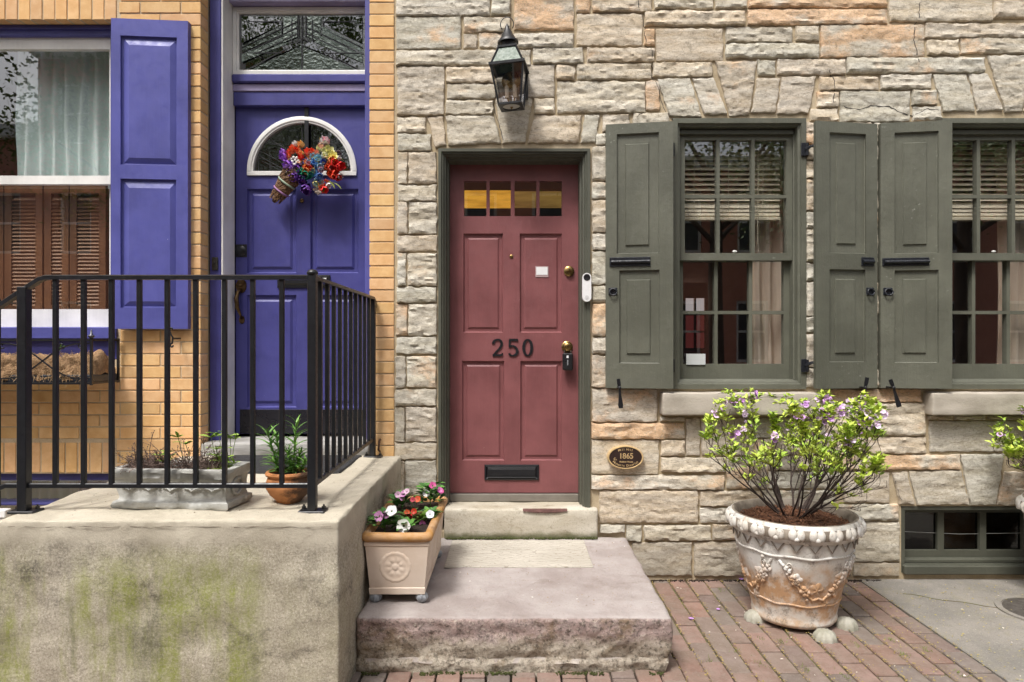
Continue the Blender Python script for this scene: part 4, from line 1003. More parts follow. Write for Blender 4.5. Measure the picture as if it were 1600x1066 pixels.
# thumb-latch handle
mb = MB(); cxh = PX(377, BDY)
mb.lathe([(.0, .008), (.034, .008), (.036, .002), (.036, 0)], (0, 0, 0), 20); mb.xf(lambda p: Vector((cxh+p.x, BDY-p.z, PZ(447, BDY)+p.y*1.35))); hb = mb.build('handle_plate', BRONZE, bdoor, smooth=50, fix=True)
mb = MB(); zt, zb = PZ(456, BDY), PZ(497, BDY)
mb.tube([(cxh, BDY-.004, zt+.015), (cxh-.008, BDY-.035, zt-.005), (cxh-.012, BDY-.055, zt-.05), (cxh-.006, BDY-.05, zt-.11), (cxh+.002, BDY-.03, zb+.03), (cxh+.004, BDY-.006, zb-.005)], [.008, .013, .016, .013, .009, .006], 10); mb.build('handle_grip', BRONZE, bdoor, smooth=True)
mb = MB(); mb.lathe([(0, .006), (.018, .006), (.02, 0)], (0, 0, 0), 16); mb.xf(lambda p: Vector((cxh+.004+p.x, BDY-p.z, PZ(500, BDY)+p.y*1.4))); mb.build('handle_foot', BRONZE, bdoor, smooth=50, fix=True)
mb = MB(); mb.tube([(cxh-.02, BDY-.012, PZ(446, BDY)), (cxh, BDY-.028, PZ(447, BDY)), (cxh+.012, BDY-.03, PZ(446, BDY))], [.006, .008, .005], 6); mb.build('thumb_latch', BRONZE, bdoor, smooth=True)
# grey stone sill under the purple door, bell plate
mb = rough_box(OX0+.01, OX1-.002, -.03, .30, .70, PZ(681, .3)-.002, 9, .006, .04, .012); mb.build('door_sill', GREYSTEP, BH, smooth=50)
mb = MB(); mb.box(PX(331, .1), PX(340, .1), .098, .110, PZ(422, .1), PZ(402, .1), .002); bp = mb.build('bell_plate', simple('tarnished_plate', (.09, .09, .085), .4, .3, 40, .2, metal=.7), BH)
mb = MB(); mb.ball((PX(335.5, .1), .096, PZ(411, .1)), .007, 8, 6); mb.build('bell_button', IRON, bp)
mb = MB(); mb.tube([(PX(594, 0), -.002, PZ(686, 0)), (PX(594, 0), -.03, PZ(689, 0)), (PX(593, 0), -.032, PZ(702, 0)), (PX(594, 0), -.012, PZ(705, 0))], .006, 6); mb.build('wall_hook', simple('rusty_hook', (.13, .065, .04), .8, .3, 40, .3), BH, smooth=True)
# purple shutter
yl, yr = -.085, -.045
x0, x1 = PX(173.5, yl), PX(293.5, yr); zt, zb = PZ(30.5, -.065), PZ(514, -.065)
fr2 = lambda a: ((a[0]-173.5)/120, (a[1]-173.5)/120, (514-a[3])/483.5, (514-a[2])/483.5)
ps, ptf = shutter(BH, x0, x1, zt, zb, yl, yr, (fr2((188,276,57,258)), fr2((201,265,71,247))), (fr2((188,275,280,481)), fr2((201,265,294,471))), PURPLE, .04, .018, False)
# scroll shutter dog below it
mb = MB(); sx_, sz_ = PX(268, -.1), PZ(515, -.1)
def scroll(cx, cz, r0, r1, a0, a1, y, n=16): return [(cx+lerp(r0, r1, i/n)*math.cos(lerp(a0, a1, i/n)), y, cz+lerp(r0, r1, i/n)*math.sin(lerp(a0, a1, i/n))) for i in range(n+1)]
p_ = scroll(sx_, sz_, .004, .017, 0, 4.2, -.1)+[(sx_-.004, -.1, sz_-.03), (sx_+.008, -.1, sz_-.05), (sx_+.004, -.1, sz_-.085)]+scroll(sx_+.003, sz_-.098, .014, .004, 1.6, 6.5, -.1)
mb.tube(p_, .0055, 6); sdg = mb.build('shutter_dog', IRON, BH, smooth=True)
mb = MB(); mb.tube([(sx_+.006, -.097, sz_-.055), (sx_+.006, .0, sz_-.055)], .006, 6); mb.build('dog_pin', IRON, sdg)
# left sash window
WY = .09
wx0, wx1 = LWIN[0]+.002, LWIN[1]-.002
mb = MB(); mb.box(wx0, wx1, WY-.01, .28, PZ(57, WY), LWIN[3]-.001, .006); lw = mb.build('window', PURPLE, BH)
mb = MB(); mb.box(wx0, wx1, WY-.03, .28, PZ(48, WY), PZ(42, WY), .004); mb.build('head_moulding', PURPLE_SHADED, lw)
def wsash(z0, z1, y, bot, top_):
    mb = MB(); ex = PX(176, y); mb.plate(wx0+.02, ex, z0, z1, [(wx0+.07, PX(171, y), z0+bot, z1-top_)], y, y+.04); mb.build('sash', WHITE, lw)
    mb = MB(); mb.box(wx0+.068, PX(171, y)+.002, y+.02, y+.025, z0+bot-.002, z1-top_+.002, .0005); mb.build('pane', GLASS, lw)
wsash(PZ(288, WY+.02), PZ(58, WY+.02)-.002, WY+.02, .055, .075)
wsash(PZ(511, WY+.065), PZ(276, WY+.065), WY+.065, .115, .05)
mb = MB(); mb.box(wx0, wx1, -.02, .2, PZ(530, 0), PZ(511, 0), .006); mb.build('sill_board', PURPLE, lw)
mb = MB(); mb.box(wx0, wx1, .01, .2, LWIN[2]+.001, PZ(530.5, 0), .004); mb.build('apron_board', PURPLE_SHADED, lw)
mb = MB(); mb.box(PX(176.5, .1), wx1, .07, .2, PZ(511, .1), PZ(58, .1), .003); mb.build('jamb', PURPLE_SHADED, lw)
mb = MB(); mb.box(wx0, wx0+.018, .07, .2, PZ(511, .1), PZ(58, .1), .003); mb.build('jamb', PURPLE_SHADED, lw)
room(-4.4, -2.0, .302, 3.6, .9, 3.9, 'room', ROOM, BH); room(-1.95, -.76, .37, 2.5, .8, 3.95, 'hall', simple('dim_hall', (.1, .08, .07), .9), BH)
drape(PX(22, .3), PX(178, .3), PZ(292, .3), PZ(60, .3), .33, 7, .035, 'curtain', CURTAIN, 'pleated white sheer curtain in the upper half of the left window', 'curtain', None, 11)
drape(-3.9, PX(-30, .3), PZ(292, .3), PZ(60, .3), .33, 4, .035, 'curtain', CURTAIN, 'white sheer curtain cut by the left edge of the photo', 'curtain', None, 12)
# louvred inner shutters behind the lower sash
def louvre(x0, x1, z0, z1, y, label):
    t = thing('louvred_shutter', label, 'inner shutter', ((x0+x1)/2, y, z0), 'wooden louvred shutters inside the left window')
    mb = MB(); mb.plate(x0, x1, z0, z1, [(x0+.045, x1-.045, z0+.06, z1-.06)], y, y+.03); mb.build('shutter_frame', WOODL, t)
    sm2 = MB(); sm2.box(x0+.044, x1-.044, -.018, .018, -.003, .003, .001); me = sm2.mesh('slat', WOODS, org=((x0+x1)/2, 0, 0)); n = int((z1-z0-.12)/.024)
    for k in range(n): inst(me, 'slat', t, Matrix.Translation(((x0+x1)/2, y+.016, z0+.06+(k+.5)*.024)) @ Matrix.Rotation(R(52), 4, 'X'))
ly = .24; zl0, zl1 = PZ(492, ly), PZ(288, ly)
for a, c, lab in ((-62, 5, 'louvred inner shutter leaf cut off by the left edge of the photo'), (7, 66, 'left full leaf of the brown louvred inner shutters behind the lower sash'), (69, 107, 'narrow middle leaf of the brown louvred inner shutters'), (109, 165, 'right leaf of the brown louvred inner shutters, next to the purple shutter')):
    louvre(PX(a, ly), PX(c, ly), zl0, zl1, ly, lab)
# basement opening under the soldier course
mb = MB(); mb.box(BASE[0]+.001, BASE[1]-.001, .03, .2, PZ(751, .03), BASE[3]-.001, .006); bs = mb.build('basement_window', PURPLE_SHADED, BH)
mb = MB(); mb.box(BASE[0]+.001, BASE[1]-.001, .06, .2, PZ(790, .06), PZ(786, .06), .003); mb.build('rail', PURPLE_SHADED, bs)
mb = MB(); mb.box(BASE[0]+.001, BASE[1]-.001, .11, .114, BASE[2], PZ(751, .1), .001); mb.build('pane', GLASS, bs)
drape(BASE[0], BASE[1], BASE[2], PZ(752, .2), .19, 16, .02, 'curtain', simple('pale_pleated_curtain', (.55, .52, .50), .9, .1, 6, 0), 'pale pleated curtain low in the basement window behind the railing post', 'curtain', None, 20)
mb = MB(); mb.box(PX(-40, -.35), PX(18, -.35), -.40, -.35, PZ(806, -.35), PZ(794, -.35), .004); 
mb.box(PX(-40, -.35), PX(16, -.35), -.39, -.36, .30, PZ(807, -.35), .004)
top(mb, 'meter_box', WHITEPL, 'white metal box just visible beside the left railing post', 'box', (PX(-10, -.35), -.375, .30))

# ------------------------------------------------------------------ concrete stoop, landing step
SX0, SX1, SY, SZ = -2.06, -.69, -1.545, .775
def slab(x0, x1, y0, y1, z0, z1, name, m, label, cat, seed, amp, c, step=.035, extra=None):
    mb = rough_box(x0, x1, y0, y1, z0, z1, seed, amp, step, c)
    if extra: mb.v = [extra(Vector(p)) for p in mb.v]
    return top(mb, name, m, label, cat, ((x0+x1)/2, (y0+y1)/2, z0), 60)
_o = STOOP
random.seed(99)
st_t = thing('stoop', 'big weathered concrete stoop with green algae stains in front of the purple door', 'stoop', (0, 0, 0))
mb = rough_box(SX0, SX1, SY, -.006, -.03, SZ, 2, .008, .020, .010)
for i, p in enumerate(mb.v):
    v = Vector(p); e = noise.fractal(v*26, 1, 2, 3)
    if v.z > SZ-.05 and v.y < SY+.05: v += Vector((0, .006*abs(e), -.007*max(0, e)))
    if v.x > SX1-.04 and v.z > SZ-.05: v += Vector((-.005*abs(e), 0, -.006*max(0, e)))
    mb.v[i] = tuple(v)
mb.build('landing', STOOP, st_t, smooth=60)
mb = MB(); pts = [(lerp(SX0+.05, SX1-.03, i/70), SY-.0015+.003*noise.noise(Vector((i*.37, 2, 0))), SZ-.026+.006*noise.noise(Vector((i*.21, 0, 0)))) for i in range(71)]
mb.tube(pts, [.0013*max(.1, .5+noise.noise(Vector((i*.5, 7, 0)))) for i in range(71)], 4); mb.build('trowel_joint', simple('joint_line_dirt', (.12, .09, .06), .95, .3, 40, 0), st_t)  # thin dirt-coloured line of the joint below the top edge
for k in range(1, 4):
    mb = rough_box(SX0-.27*k, SX0-.27*(k-1)-.003, SY, -.4, -.03, SZ-.19*k, 20+k, .006, .05, .025); mb.build('stair_tread', STOOP, st_t, smooth=60)
def stepx(p):
    # broken, undercut foot of the old step
    f = max(0, (.14-p.z)/.14)
    if p.y < -1.0:
        e = noise.fractal(Vector((p.x*5, p.z*11, 4)), 1, 2, 4)
        e2 = noise.fractal(Vector((p.x*22, p.z*30, 9)), 1, 2, 3); p.y += f*.02+(e*.018+e2*.008)*(1 if p.z < .25 else .2)
        if p.x > .45: p.y += f*.03*max(0, noise.noise(Vector((p.x*6, 0, 0)))+.4)
        led = sm((p.z-.075)/.012); p.y -= (1-led)*.02
    if p.x > .69: p.x -= f*.05*(.6+noise.noise(Vector((p.y*7, 0, 2))))
    return tuple(p)
slab(-.686, .71, -1.262, -.008, -.03, .27, 'landing_step', STEP, 'wide worn pinkish concrete step on the brick pavement in front of the red door', 'step', 5, .006, .018, .016, stepx)
# doormat on the landing step: pale, with an incised pattern
def mat_doormat():
    t = NT('pale_embossed_mat'); wv = t.n.new('ShaderNodeTexWave'); wv.wave_type = 'RINGS'; wv.inputs['Scale'].default_value = 11; wv.inputs['Distortion'].default_value = 9; wv.inputs['Detail'].default_value = 3; wv.inputs['Detail Scale'].default_value = 1.6
    t.L(t.co, wv.inputs['Vector']); l = t.rng(wv.outputs[1], .13, .03)
    col = t.mix(t.rng(t.noise(4, 5), .35, .65), (.44, .405, .345), (.52, .485, .42)); col = t.mix(t.math('MULTIPLY', l, .38), col, (.20, .16, .11))
    col = t.mix(t.math('MULTIPLY', t.rng(t.noise(120, 4, .7, off=3), .58, .68), .5), col, (.2, .16, .12))
    t.bump(t.math('SUBTRACT', 1.0, l), .8, .004); t.bump(t.noise(200, 3, off=5), .3, .001); return t.fin(col, .9, 0, .2)
kz = lambda py, z: (ZC-z)*K/(py-533)
mk0, mk1 = kz(840, .276), kz(886, .276); my0, my1 = (mk0-1)*D-.065, (mk1-1)*D
mxl, mxr = (694-800)/K*mk1, (927-800)/K*mk1
mb = MB(); mb.box(mxl, mxr, my1, my0, .268, .280, .003); top(mb, 'doormat', mat_doormat(), 'pale flat embossed doormat lying on the pinkish step below the red door', 'mat', ((mxl+mxr)/2, (my0+my1)/2, .27))
# black rubber mat on the stoop
kb0, kb1 = kz(738, .785), kz(713, .785)
mb = MB(); mb.box(-1.80, -.925, (kb0-1)*D, -.055, .772, .788, .006)
for i in range(16):
    for j in range(8): pass
top(mb, 'rubber_mat', RUBBER, 'black rubber mat on the concrete stoop before the purple door', 'mat', (-1.36, -.3, .772))
# ------------------------------------------------------------------ iron railing
RY = -1.41; RX = -.835
rl = thing('iron_railing', 'black iron railing with upright bars round the concrete stoop', 'railing', (-1.45, -.8, SZ))
def bar(x, y, z0, z1, wd, name, parent=rl, c=.003):
    mb = MB(); mb.box(x-wd/2, x+wd/2, y-wd/2, y+wd/2, z0, z1, c); return mb.build(name, IRON, parent)
ZT = PZ(433.5, RY); ZB = PZ(758.5, RY)
p1 = bar(RX, RY, SZ, PZ(428, RY), .035, 'post'); p2 = bar(PX(38, RY), RY, SZ, ZT-.04, .040, 'post'); p3 = bar(-.858, -.065, SZ, ZT-.005, .034, 'post')
for p_, x, y in ((p1, RX, RY), (p2, PX(38, RY), RY), (p3, -.858, -.065)):
    mb = MB(); mb.box(x-.055, x+.055, y-.028, y+.045, SZ-.004, SZ+.008, .003); fp = mb.build('foot_plate', IRON, p_)
    for s_ in (-1, 1):
        mb = MB(); mb.lathe([(.009, 0), (.009, .012), (.004, .014), (.004, .02), (0, .02)], (x+s_*.042, y+.02, SZ+.007), 6); mb.build('bolt', simple('steel_bolt', (.05, .05, .05), .4, metal=.7) if 'steel_bolt' not in bpy.data.materials else bpy.data.materials['steel_bolt'], p_)
mb = MB(); mb.lathe([(.02, -.004), (.024, .0), (.024, .006), (.016, .016), (0, .02)], (RX, RY, PZ(428, RY)), 12); mb.build('post_cap', IRON, p1, smooth=50)
xb = PX(66, RY)
def flatrail(pts, wd, ht, name):
    """flat bar swept along points"""
    mb = MB(); pts = [Vector(p) for p in pts]
    for i, p in enumerate(pts):
        d = (pts[min(i+1, len(pts)-1)]-pts[max(i-1, 0)]).normalized(); sd_ = Vector((d.y, -d.x, 0)).normalized(); up = sd_.cross(d)
        if up.z < 0: up = -up
        mb.v += [tuple(p+sd_*a*wd/2+up*b_*ht/2) for a, b_ in ((-1, -1), (1, -1), (1, .6), (.6, 1), (-.6, 1), (-1, .6))]
    for i in range(len(pts)-1):
        for t in range(6): mb.f.append((i*6+t, i*6+(t+1) % 6, i*6+6+(t+1) % 6, i*6+6+t))
    mb.f += [tuple(range(6))[::-1], tuple((len(pts)-1)*6+t for t in range(6))]
    return mb.build(name, IRON, rl, fix=True)
flatrail([(RX, RY, ZT), (xb+.02, RY, ZT), (xb-.01, RY, ZT-.008), (xb-.17, RY, ZT-.114), (-2.9, RY, ZT-.114-(xb-.17+2.9)*.665)], .030, .020, 'hand_rail')
flatrail([(RX, RY, ZT), (-.858, -.065, ZT-.002), (-.862, -.035, ZT-.004), (-.862, -.014, ZT-.014), (-.86, -.010, ZT-.06)], .030, .018, 'hand_rail')
xl = PX(10, RY)
flatrail([(RX, RY, ZB), (xl, RY, ZB), (xl-.03, RY, ZB-.012), (-2.9, RY, ZB-.012-(xl-.03+2.9)*.665)], .016, .020, 'lower_rail')
flatrail([(RX, RY+.015, ZB), (-.857, -.08, ZB)], .016, .020, 'lower_rail')
bme = MB(); bme.box(-.0092, .0092, -.0092, .0092, 0, ZT-ZB, .0015); bme = bme.mesh('baluster', IRON)
for px in (87, 131, 174.5, 218, 261.5, 306, 351, 395, 440.5):
    inst(bme, 'baluster', rl, Matrix.Translation((PX(px, RY), RY, ZB)))
inst(bme, 'baluster', rl, Matrix.Translation((PX(-4, RY), RY, ZB-.09)))
for i in range(10):
    t = (i+1)/11; inst(bme, 'baluster', rl, Matrix.Translation((lerp(RX, -.858, t), lerp(RY, -.065, t), ZB)))

# ------------------------------------------------------------------ lantern
LC = Vector((-.010, -.15, 3.02))
Lm = Matrix.Translation(LC) @ Matrix.Rotation(R(-3), 4, 'Y') @ Matrix.Rotation(R(-9), 4, 'Z') @ Matrix.Translation(-LC)
lan = thing('wall_lantern', 'black metal coach lantern with clear glass hung on the stone wall above the red door', 'lantern', (0.005, 0, 2.92))
def LB(mb, name, m, parent=lan, smooth=False): return mb.xf(lambda p: Lm @ p).build(name, m, parent, smooth=smooth, fix=False)
cx, cy = LC.x, LC.y; zb_, zt_, zr_ = 2.905, 3.135, 3.250; hb_, ht_, hr_ = .066, .098, .052
def corner(h, z, sx, sy): return Vector((cx+sx*h, cy+sy*h, z))
for sx in (-1, 1):
    for sy in (-1, 1):
        mb = MB(); mb.tube([corner(hb_, zb_, sx, sy), corner(ht_, zt_, sx, sy)], .0075, 4); LB(mb, 'corner_bar', IRON)
        mb = MB(); mb.tube([corner(ht_*.98, zt_, sx, sy), corner(hr_, zr_, sx, sy)], .0065, 4); LB(mb, 'roof_bar', IRON)
def ringbox(h, z, t_, hh, name):
    mb = MB(); mb.plate(cx-h, cx+h, cy-h, cy+h, [(cx-h+t_, cx+h-t_, cy-h+t_, cy+h-t_)], z-hh/2, z+hh/2); mb.v = [(p[0], p[2], p[1]) for p in mb.v]; return LB(mb, name, IRON)
ringbox(ht_+.010, zt_, .022, .016, 'upper_frame'); ringbox(hr_+.006, zr_, .02, .012, 'roof_frame')
# base plate with round hole
mb = MB(); N = 32; h = hb_+.006
for y_ in (zb_-.006, zb_+.006):
    for i in range(N):
        a = 2*math.pi*i/N; c_, s_ = math.cos(a), math.sin(a); k = h/max(abs(c_), abs(s_)); mb.v.append((cx+c_*k, cy+s_*k, y_)); mb.v.append((cx+c_*.054, cy+s_*.054, y_))
for i in range(N):
    a, b_ = 2*i, 2*((i+1) % N); o_ = 2*N
    mb.f += [(a, a+1, b_+1, b_), (a+o_, b_+o_, b_+1+o_, a+1+o_), (a, b_, b_+o_, a+o_), (a+1, a+1+o_, b_+1+o_, b_+1)]
LB(mb, 'base_plate', IRON)
mb = MB(); mb.lathe([(.053, 0), (.053, .004), (0, .004)], (cx, cy, zb_), 24); LB(mb, 'base_glass', simple('frosted_disc', (.5, .5, .47), .4, .05, 5, 0))
def pane4(hA, zA, hB, zB, name, tw_):
    for ax in range(4):
        r_ = Matrix.Rotation(ax*math.pi/2, 4, 'Z'); vs = [Vector((-hA+.004, -hA, zA)), Vector((hA-.004, -hA, zA)), Vector((hB-.004, -hB, zB)), Vector((-hB+.004, -hB, zB))]
        vs2 = [v+Vector((0, .003, 0)) for v in vs]; mb = MB()
        mb.add([r_ @ v+Vector((cx, cy, 0)) for v in vs+vs2], [(0, 1, 2, 3), (7, 6, 5, 4), (0, 4, 5, 1), (1, 5, 6, 2), (2, 6, 7, 3), (3, 7, 4, 0)]); LB(mb, name, tw_)
pane4(hb_-.002, zb_+.008, ht_-.004, zt_-.004, 'pane', GLASS); pane4(ht_-.004, zt_+.006, hr_-.002, zr_-.004, 'roof_pane', simple('painted_foliage_reflection', (.035, .075, .045), .42, .6, 30, 0, spec=.3, c2=(.10, .14, .10)))  # opaque roof panes; mottled green paints in a reflected tree
mb = MB(); mb.lathe([(.044, 0), (.044, .03), (.046, .034), (.040, .04)], (cx, cy, zr_), 24); LB(mb, 'neck', IRON, smooth=40)
mb = MB(); mb.lathe([(.050, .038), (.064, .036), (.063, .046), (.048, .062), (.026, .105), (.014, .125), (.012, .138), (.005, .146), (.004, .152), (0, .156)], (cx, cy, zr_), 28); LB(mb, 'cap', IRON, smooth=40)
mb = MB(); mb.tube([(cx+.040*math.cos(a), cy, zr_+.150+.043*math.sin(a)) for a in [R(-40+i*13) for i in range(21)]], [.003]*21, 6); LB(mb, 'ring', IRON, smooth=True)
for sx in (-.024, .024):
    mb = MB(); mb.lathe([(.012, 0), (.012, .07), (.006, .074), (.006, .08)], (cx+sx, cy+.01, zb_+.055), 12); cd = LB(mb, 'candle_sleeve', simple('cream_sleeve', (.6, .5, .38), .5))
    mb = MB(); mb.lathe([(.006, 0), (.013, .018), (.014, .03), (.007, .05), (0, .062)], (cx+sx, cy+.01, zb_+.136), 12); LB(mb, 'bulb', mat_glass('bulb_glass', (.95, .93, .88), 1.9), smooth=True)
    mb = MB(); mb.tube([(cx+sx, cy+.01, zb_+.06), (cx+sx*.5, cy+.01, zb_+.02), (cx, cy+.01, zb_-.012)], .004, 6); LB(mb, 'lamp_arm', BRASS)
mb = MB(); mb.lathe([(0, 0), (.05, .012), (.058, .03)], (0, 0, 0), 20); mb.xf(lambda p: Vector((cx+p.x, cy+.075-p.z, zb_+.17+p.y))); LB(mb, 'reflector', BRASS, smooth=True)
mb = MB(); mb.box(.045, .10, -.045, -.005, 2.99, 3.16, .004); mb.build('back_plate', IRON, lan)
mb = MB(); mb.tube([(.07, -.035, 3.1), (.06, -.07, 3.115), (.035, -.1, 3.13)], .010, 8); mb.build('bracket', IRON, lan)

# ------------------------------------------------------------------ small things on the door and wall
t = thing('video_doorbell', 'slim white doorbell with a black round camera on the green door frame', 'doorbell', (PX(917, -.035), -.02, PZ(471, -.035)))
xc = PX(917, -.045); za, zb2 = PZ(433.5, -.045), PZ(464.5, -.045); rw = .0275
cap_ = [(xc+rw*math.cos(a*math.pi/12), za+rw*math.sin(a*math.pi/12)) for a in range(13)]+[(xc+rw*math.cos(math.pi+a*math.pi/12), zb2+rw*math.sin(math.pi+a*math.pi/12)) for a in range(13)]
mb = MB(); mb.prism(cap_, -.046, -.018); mb.build('bell_body', WHITEPL, t, fix=True)
mb = MB(); mb.lathe([(.021, 0), (.021, .002), (.015, .0025), (0, .001)], (0, 0, 0), 24); mb.xf(lambda p: Vector((xc+p.x, -.046-p.z, za+p.y))); mb.build('camera_eye', BLACKPL, t, fix=True)
mb = MB(); mb.lathe([(.012, 0), (.012, .002), (0, .002)], (0, 0, 0), 20); mb.xf(lambda p: Vector((xc+p.x, -.0462-p.z, zb2+p.y))); mb.build('bell_button', simple('pale_button', (.62, .62, .62), .4, .02, 5, 0), t, fix=True)
xk, zk = PX(887, .09), PZ(551, .09)
t = thing('key_lockbox', 'black key lockbox hanging by its shackle from the lower brass knob', 'lockbox', (xk, DY-.03, PZ(579, .09)))
bx = (PX(879, .1), PX(895, .1), PZ(579, .1), PZ(552, .1))
mb = MB(); mb.box(bx[0], bx[1], .088, .128, bx[2], bx[3], .007); mb.build('lockbox_body', BLACKPL, t)
mb = MB(); mb.tube([(bx[0]+.012, .108, bx[3]-.005), (bx[0]+.012, .108, bx[3]+.03), (bx[0]+.02, .108, bx[3]+.045), (bx[1]-.02, .108, bx[3]+.045), (bx[1]-.012, .108, bx[3]+.03), (bx[1]-.012, .108, bx[3]-.005)], .0045, 8); mb.build('shackle', simple('steel_shackle', (.5, .48, .42), .3, .1, 20, 0, metal=1), t, smooth=True)
mb = MB(); mb.box(lerp(bx[0], bx[1], .38), lerp(bx[0], bx[1], .58), .0865, .089, lerp(bx[2], bx[3], .72), lerp(bx[2], bx[3], .86), .0005); mb.build('dial_window', WHITEPL, t)
mb = MB(); mb.box(lerp(bx[0], bx[1], .44), lerp(bx[0], bx[1], .54), .0865, .089, lerp(bx[2], bx[3], .3), lerp(bx[2], bx[3], .62), .0005); mb.build('slide_strip', simple('grey_strip', (.25, .26, .28), .4, .02, 5, 0), t)
a = pr((836.5, 857, 416, 433))
t = thing('paper_note', 'small white paper note taped to the upper right panel of the red door', 'note', (PX(846, DY), DY+.014, a[2]))
mb = MB(); mb.box(a[0], a[1], DY+.0045, DY+.0058, a[2], a[3], .0003); mb.build('tape', simple('clear_tape', (.45, .33, .33), .2, .02, 5, 0), t)
mb = MB(); mb.box(a[0]+.006, a[1]-.006, DY+.0028, DY+.0044, a[2]+.014, a[3]-.006, .0003); mb.build('sheet', PAPER, t)
mb = MB(); mb.box(PX(1072, .096), PX(1102, .096), .092, .094, PZ(570, .096), PZ(553, .096), .0003)
o = top(mb, 'window_card', simple('pale_grey_card', (.55, .57, .57), .5, .03, 5, 0), 'pale card stuck in the lower left corner of the green window', 'card', (PX(1087, .096), .093, PZ(570, .096)))
# house number plaque
pxc, pzc = PX(977.5, -.05), PZ(715, -.05); pa, pbh = .112, .0715
t = thing('oval_plaque', 'dark oval bronze plaque with raised gold rim reading c. 1865 on the stone wall', 'plaque', (pxc, -.03, pzc-pbh))
el = lambda k, n=40: [(pxc+pa*k*math.cos(2*math.pi*i/n), pzc+pbh*k*math.sin(2*math.pi*i/n)) for i in range(n)]
mb = MB(); n = 40; pr_ = [(1.0, -.01), (1.0, -.050), (.975, -.055), (.92, -.055), (.90, -.051)]
for k_, y in pr_: mb.v += [(p[0], y, p[1]) for p in el(k_ if k_ > .95 else k_)]
for i in range(len(pr_)-1):
    for j in range(n): mb.f.append((i*n+j, i*n+(j+1) % n, (i+1)*n+(j+1) % n, (i+1)*n+j))
GOLD = simple('gold_lettering', (.62, .44, .22), .45, .15, 30, 0)
mb.build('rim', GOLD, t, fix=True)
mb = MB(); mb.prism(el(.915), -.0515, -.012); mb.build('face', simple('dark_brown_bronze', (.035, .018, .014), .45, .2, 20, .1), t, fix=True)
def lettering(items, parent, m, y):
    """items: (text, x, z, size, angle); one mesh of flat letters"""
    obs = []
    for (s_, x, z, sz, an) in items:
        cu = bpy.data.curves.new('t', 'FONT'); cu.body = s_; cu.size = sz; cu.align_x = 'CENTER'; cu.align_y = 'CENTER'; cu.extrude = .0006; cu.offset = .0003; cu.resolution_u = 3
        o = bpy.data.objects.new('t', cu); COL.objects.link(o); obs.append((o, x, z, an))
    bpy.context.view_layer.update(); dg = bpy.context.evaluated_depsgraph_get(); mb = MB()
    for o, x, z, an in obs:
        me = bpy.data.meshes.new_from_object(o.evaluated_get(dg)); c, s_ = math.cos(an), math.sin(an)
        mb.add([(x+v.co.x*c-v.co.y*s_, y-v.co.z, z+v.co.x*s_+v.co.y*c) for v in me.vertices], [tuple(p.vertices) for p in me.polygons])
        cu = o.data; bpy.data.objects.remove(o); bpy.data.curves.remove(cu); bpy.data.meshes.remove(me)
    return mb
def arc_text(s_, rx, rz, a0, a1, sz, flip=False):
    out = []
    for i, ch in enumerate(s_):
        if ch == ' ': continue
        a = lerp(a0, a1, i/(len(s_)-1)); x, z = pxc+rx*math.cos(a), pzc+rz*math.sin(a)
        tx, tz = -rx*math.sin(a), rz*math.cos(a); an = math.atan2(tz, tx)
        if not flip: an += math.pi
        out.append((ch, x, z, sz, an))
    return out
yl_ = -.0523
for s_, its in (('year', [('1', pxc-.030, pzc+.008, .048, 0), ('8', pxc-.008, pzc+.008, .048, 0), ('6', pxc+.015, pzc+.008, .048, 0), ('5', pxc+.037, pzc+.008, .048, 0), ('c.', pxc-.064, pzc-.006, .032, 0)]),
                ('small', [('Pattison House', pxc+.004, pzc-.0265, .0135, 0)]), ('arc_top', arc_text('Mill Hill', .085, .050, R(118), R(62), .019)), ('arc_low', arc_text('Historic District', .085, .051, R(212), R(328), .019, True))):
    lettering(its, t, GOLD, yl_).build('lettering', GOLD, t)

# ------------------------------------------------------------------ flower basket on the purple door
HY = BDY-.012
mb = MB(); mb.box(PX(475.5, HY), PX(482, HY), BDY-.012, BDY-.006, PZ(232, HY), PZ(169, HY), .001); mb.box(PX(475.5, HY), PX(482, HY), BDY-.0125, BDY+.02, PZ(170, HY), PZ(168, HY), .001)
top(mb, 'wreath_hanger', IRON, 'thin black strap hanger over the top of the purple door', 'hanger', (PX(479, HY), BDY-.009, PZ(232, HY)))
fb = thing('flower_basket', 'brown twig cone basket of bright artificial flowers hanging on the purple door', 'basket', (PX(475, .22), .24, PZ(315, .22)))
tip, mouth = Vector(P(431, 311, .24)), Vector(P(459, 270, .20)); ax_ = (mouth-tip)
mb = MB(); rr = random.Random(2)
for i in range(130):
    a0 = rr.random()*6.28; tw = rr.uniform(-1.6, 1.6); pts = []
    s0, s1_ = rr.uniform(-.1, .3), rr.uniform(.7, 1.15)
    e1 = ax_.cross(Vector((0, 1, 0))).normalized(); e2 = ax_.cross(e1).normalized()
    for k in range(7):
        u = lerp(s0, s1_, k/6); r_ = lerp(.040, .070, max(0, u))*rr.uniform(.9, 1.08); a = a0+tw*u*3
        pts.append(tip+ax_*u+e1*r_*math.cos(a)+e2*r_*.7*math.sin(a))
    mb.tube(pts, rr.uniform(.0016, .0034), 4)
o = mb.build('twigs', WICKL, fb); kind(o, 'stuff')
mb = MB(); mb.tube([tip-ax_*.12, tip+ax_*.1, tip+ax_*.6, mouth+ax_*.15], [.012, .026, .036, .044], 10); mb.build('basket_cone', WICKER, fb, smooth=True)
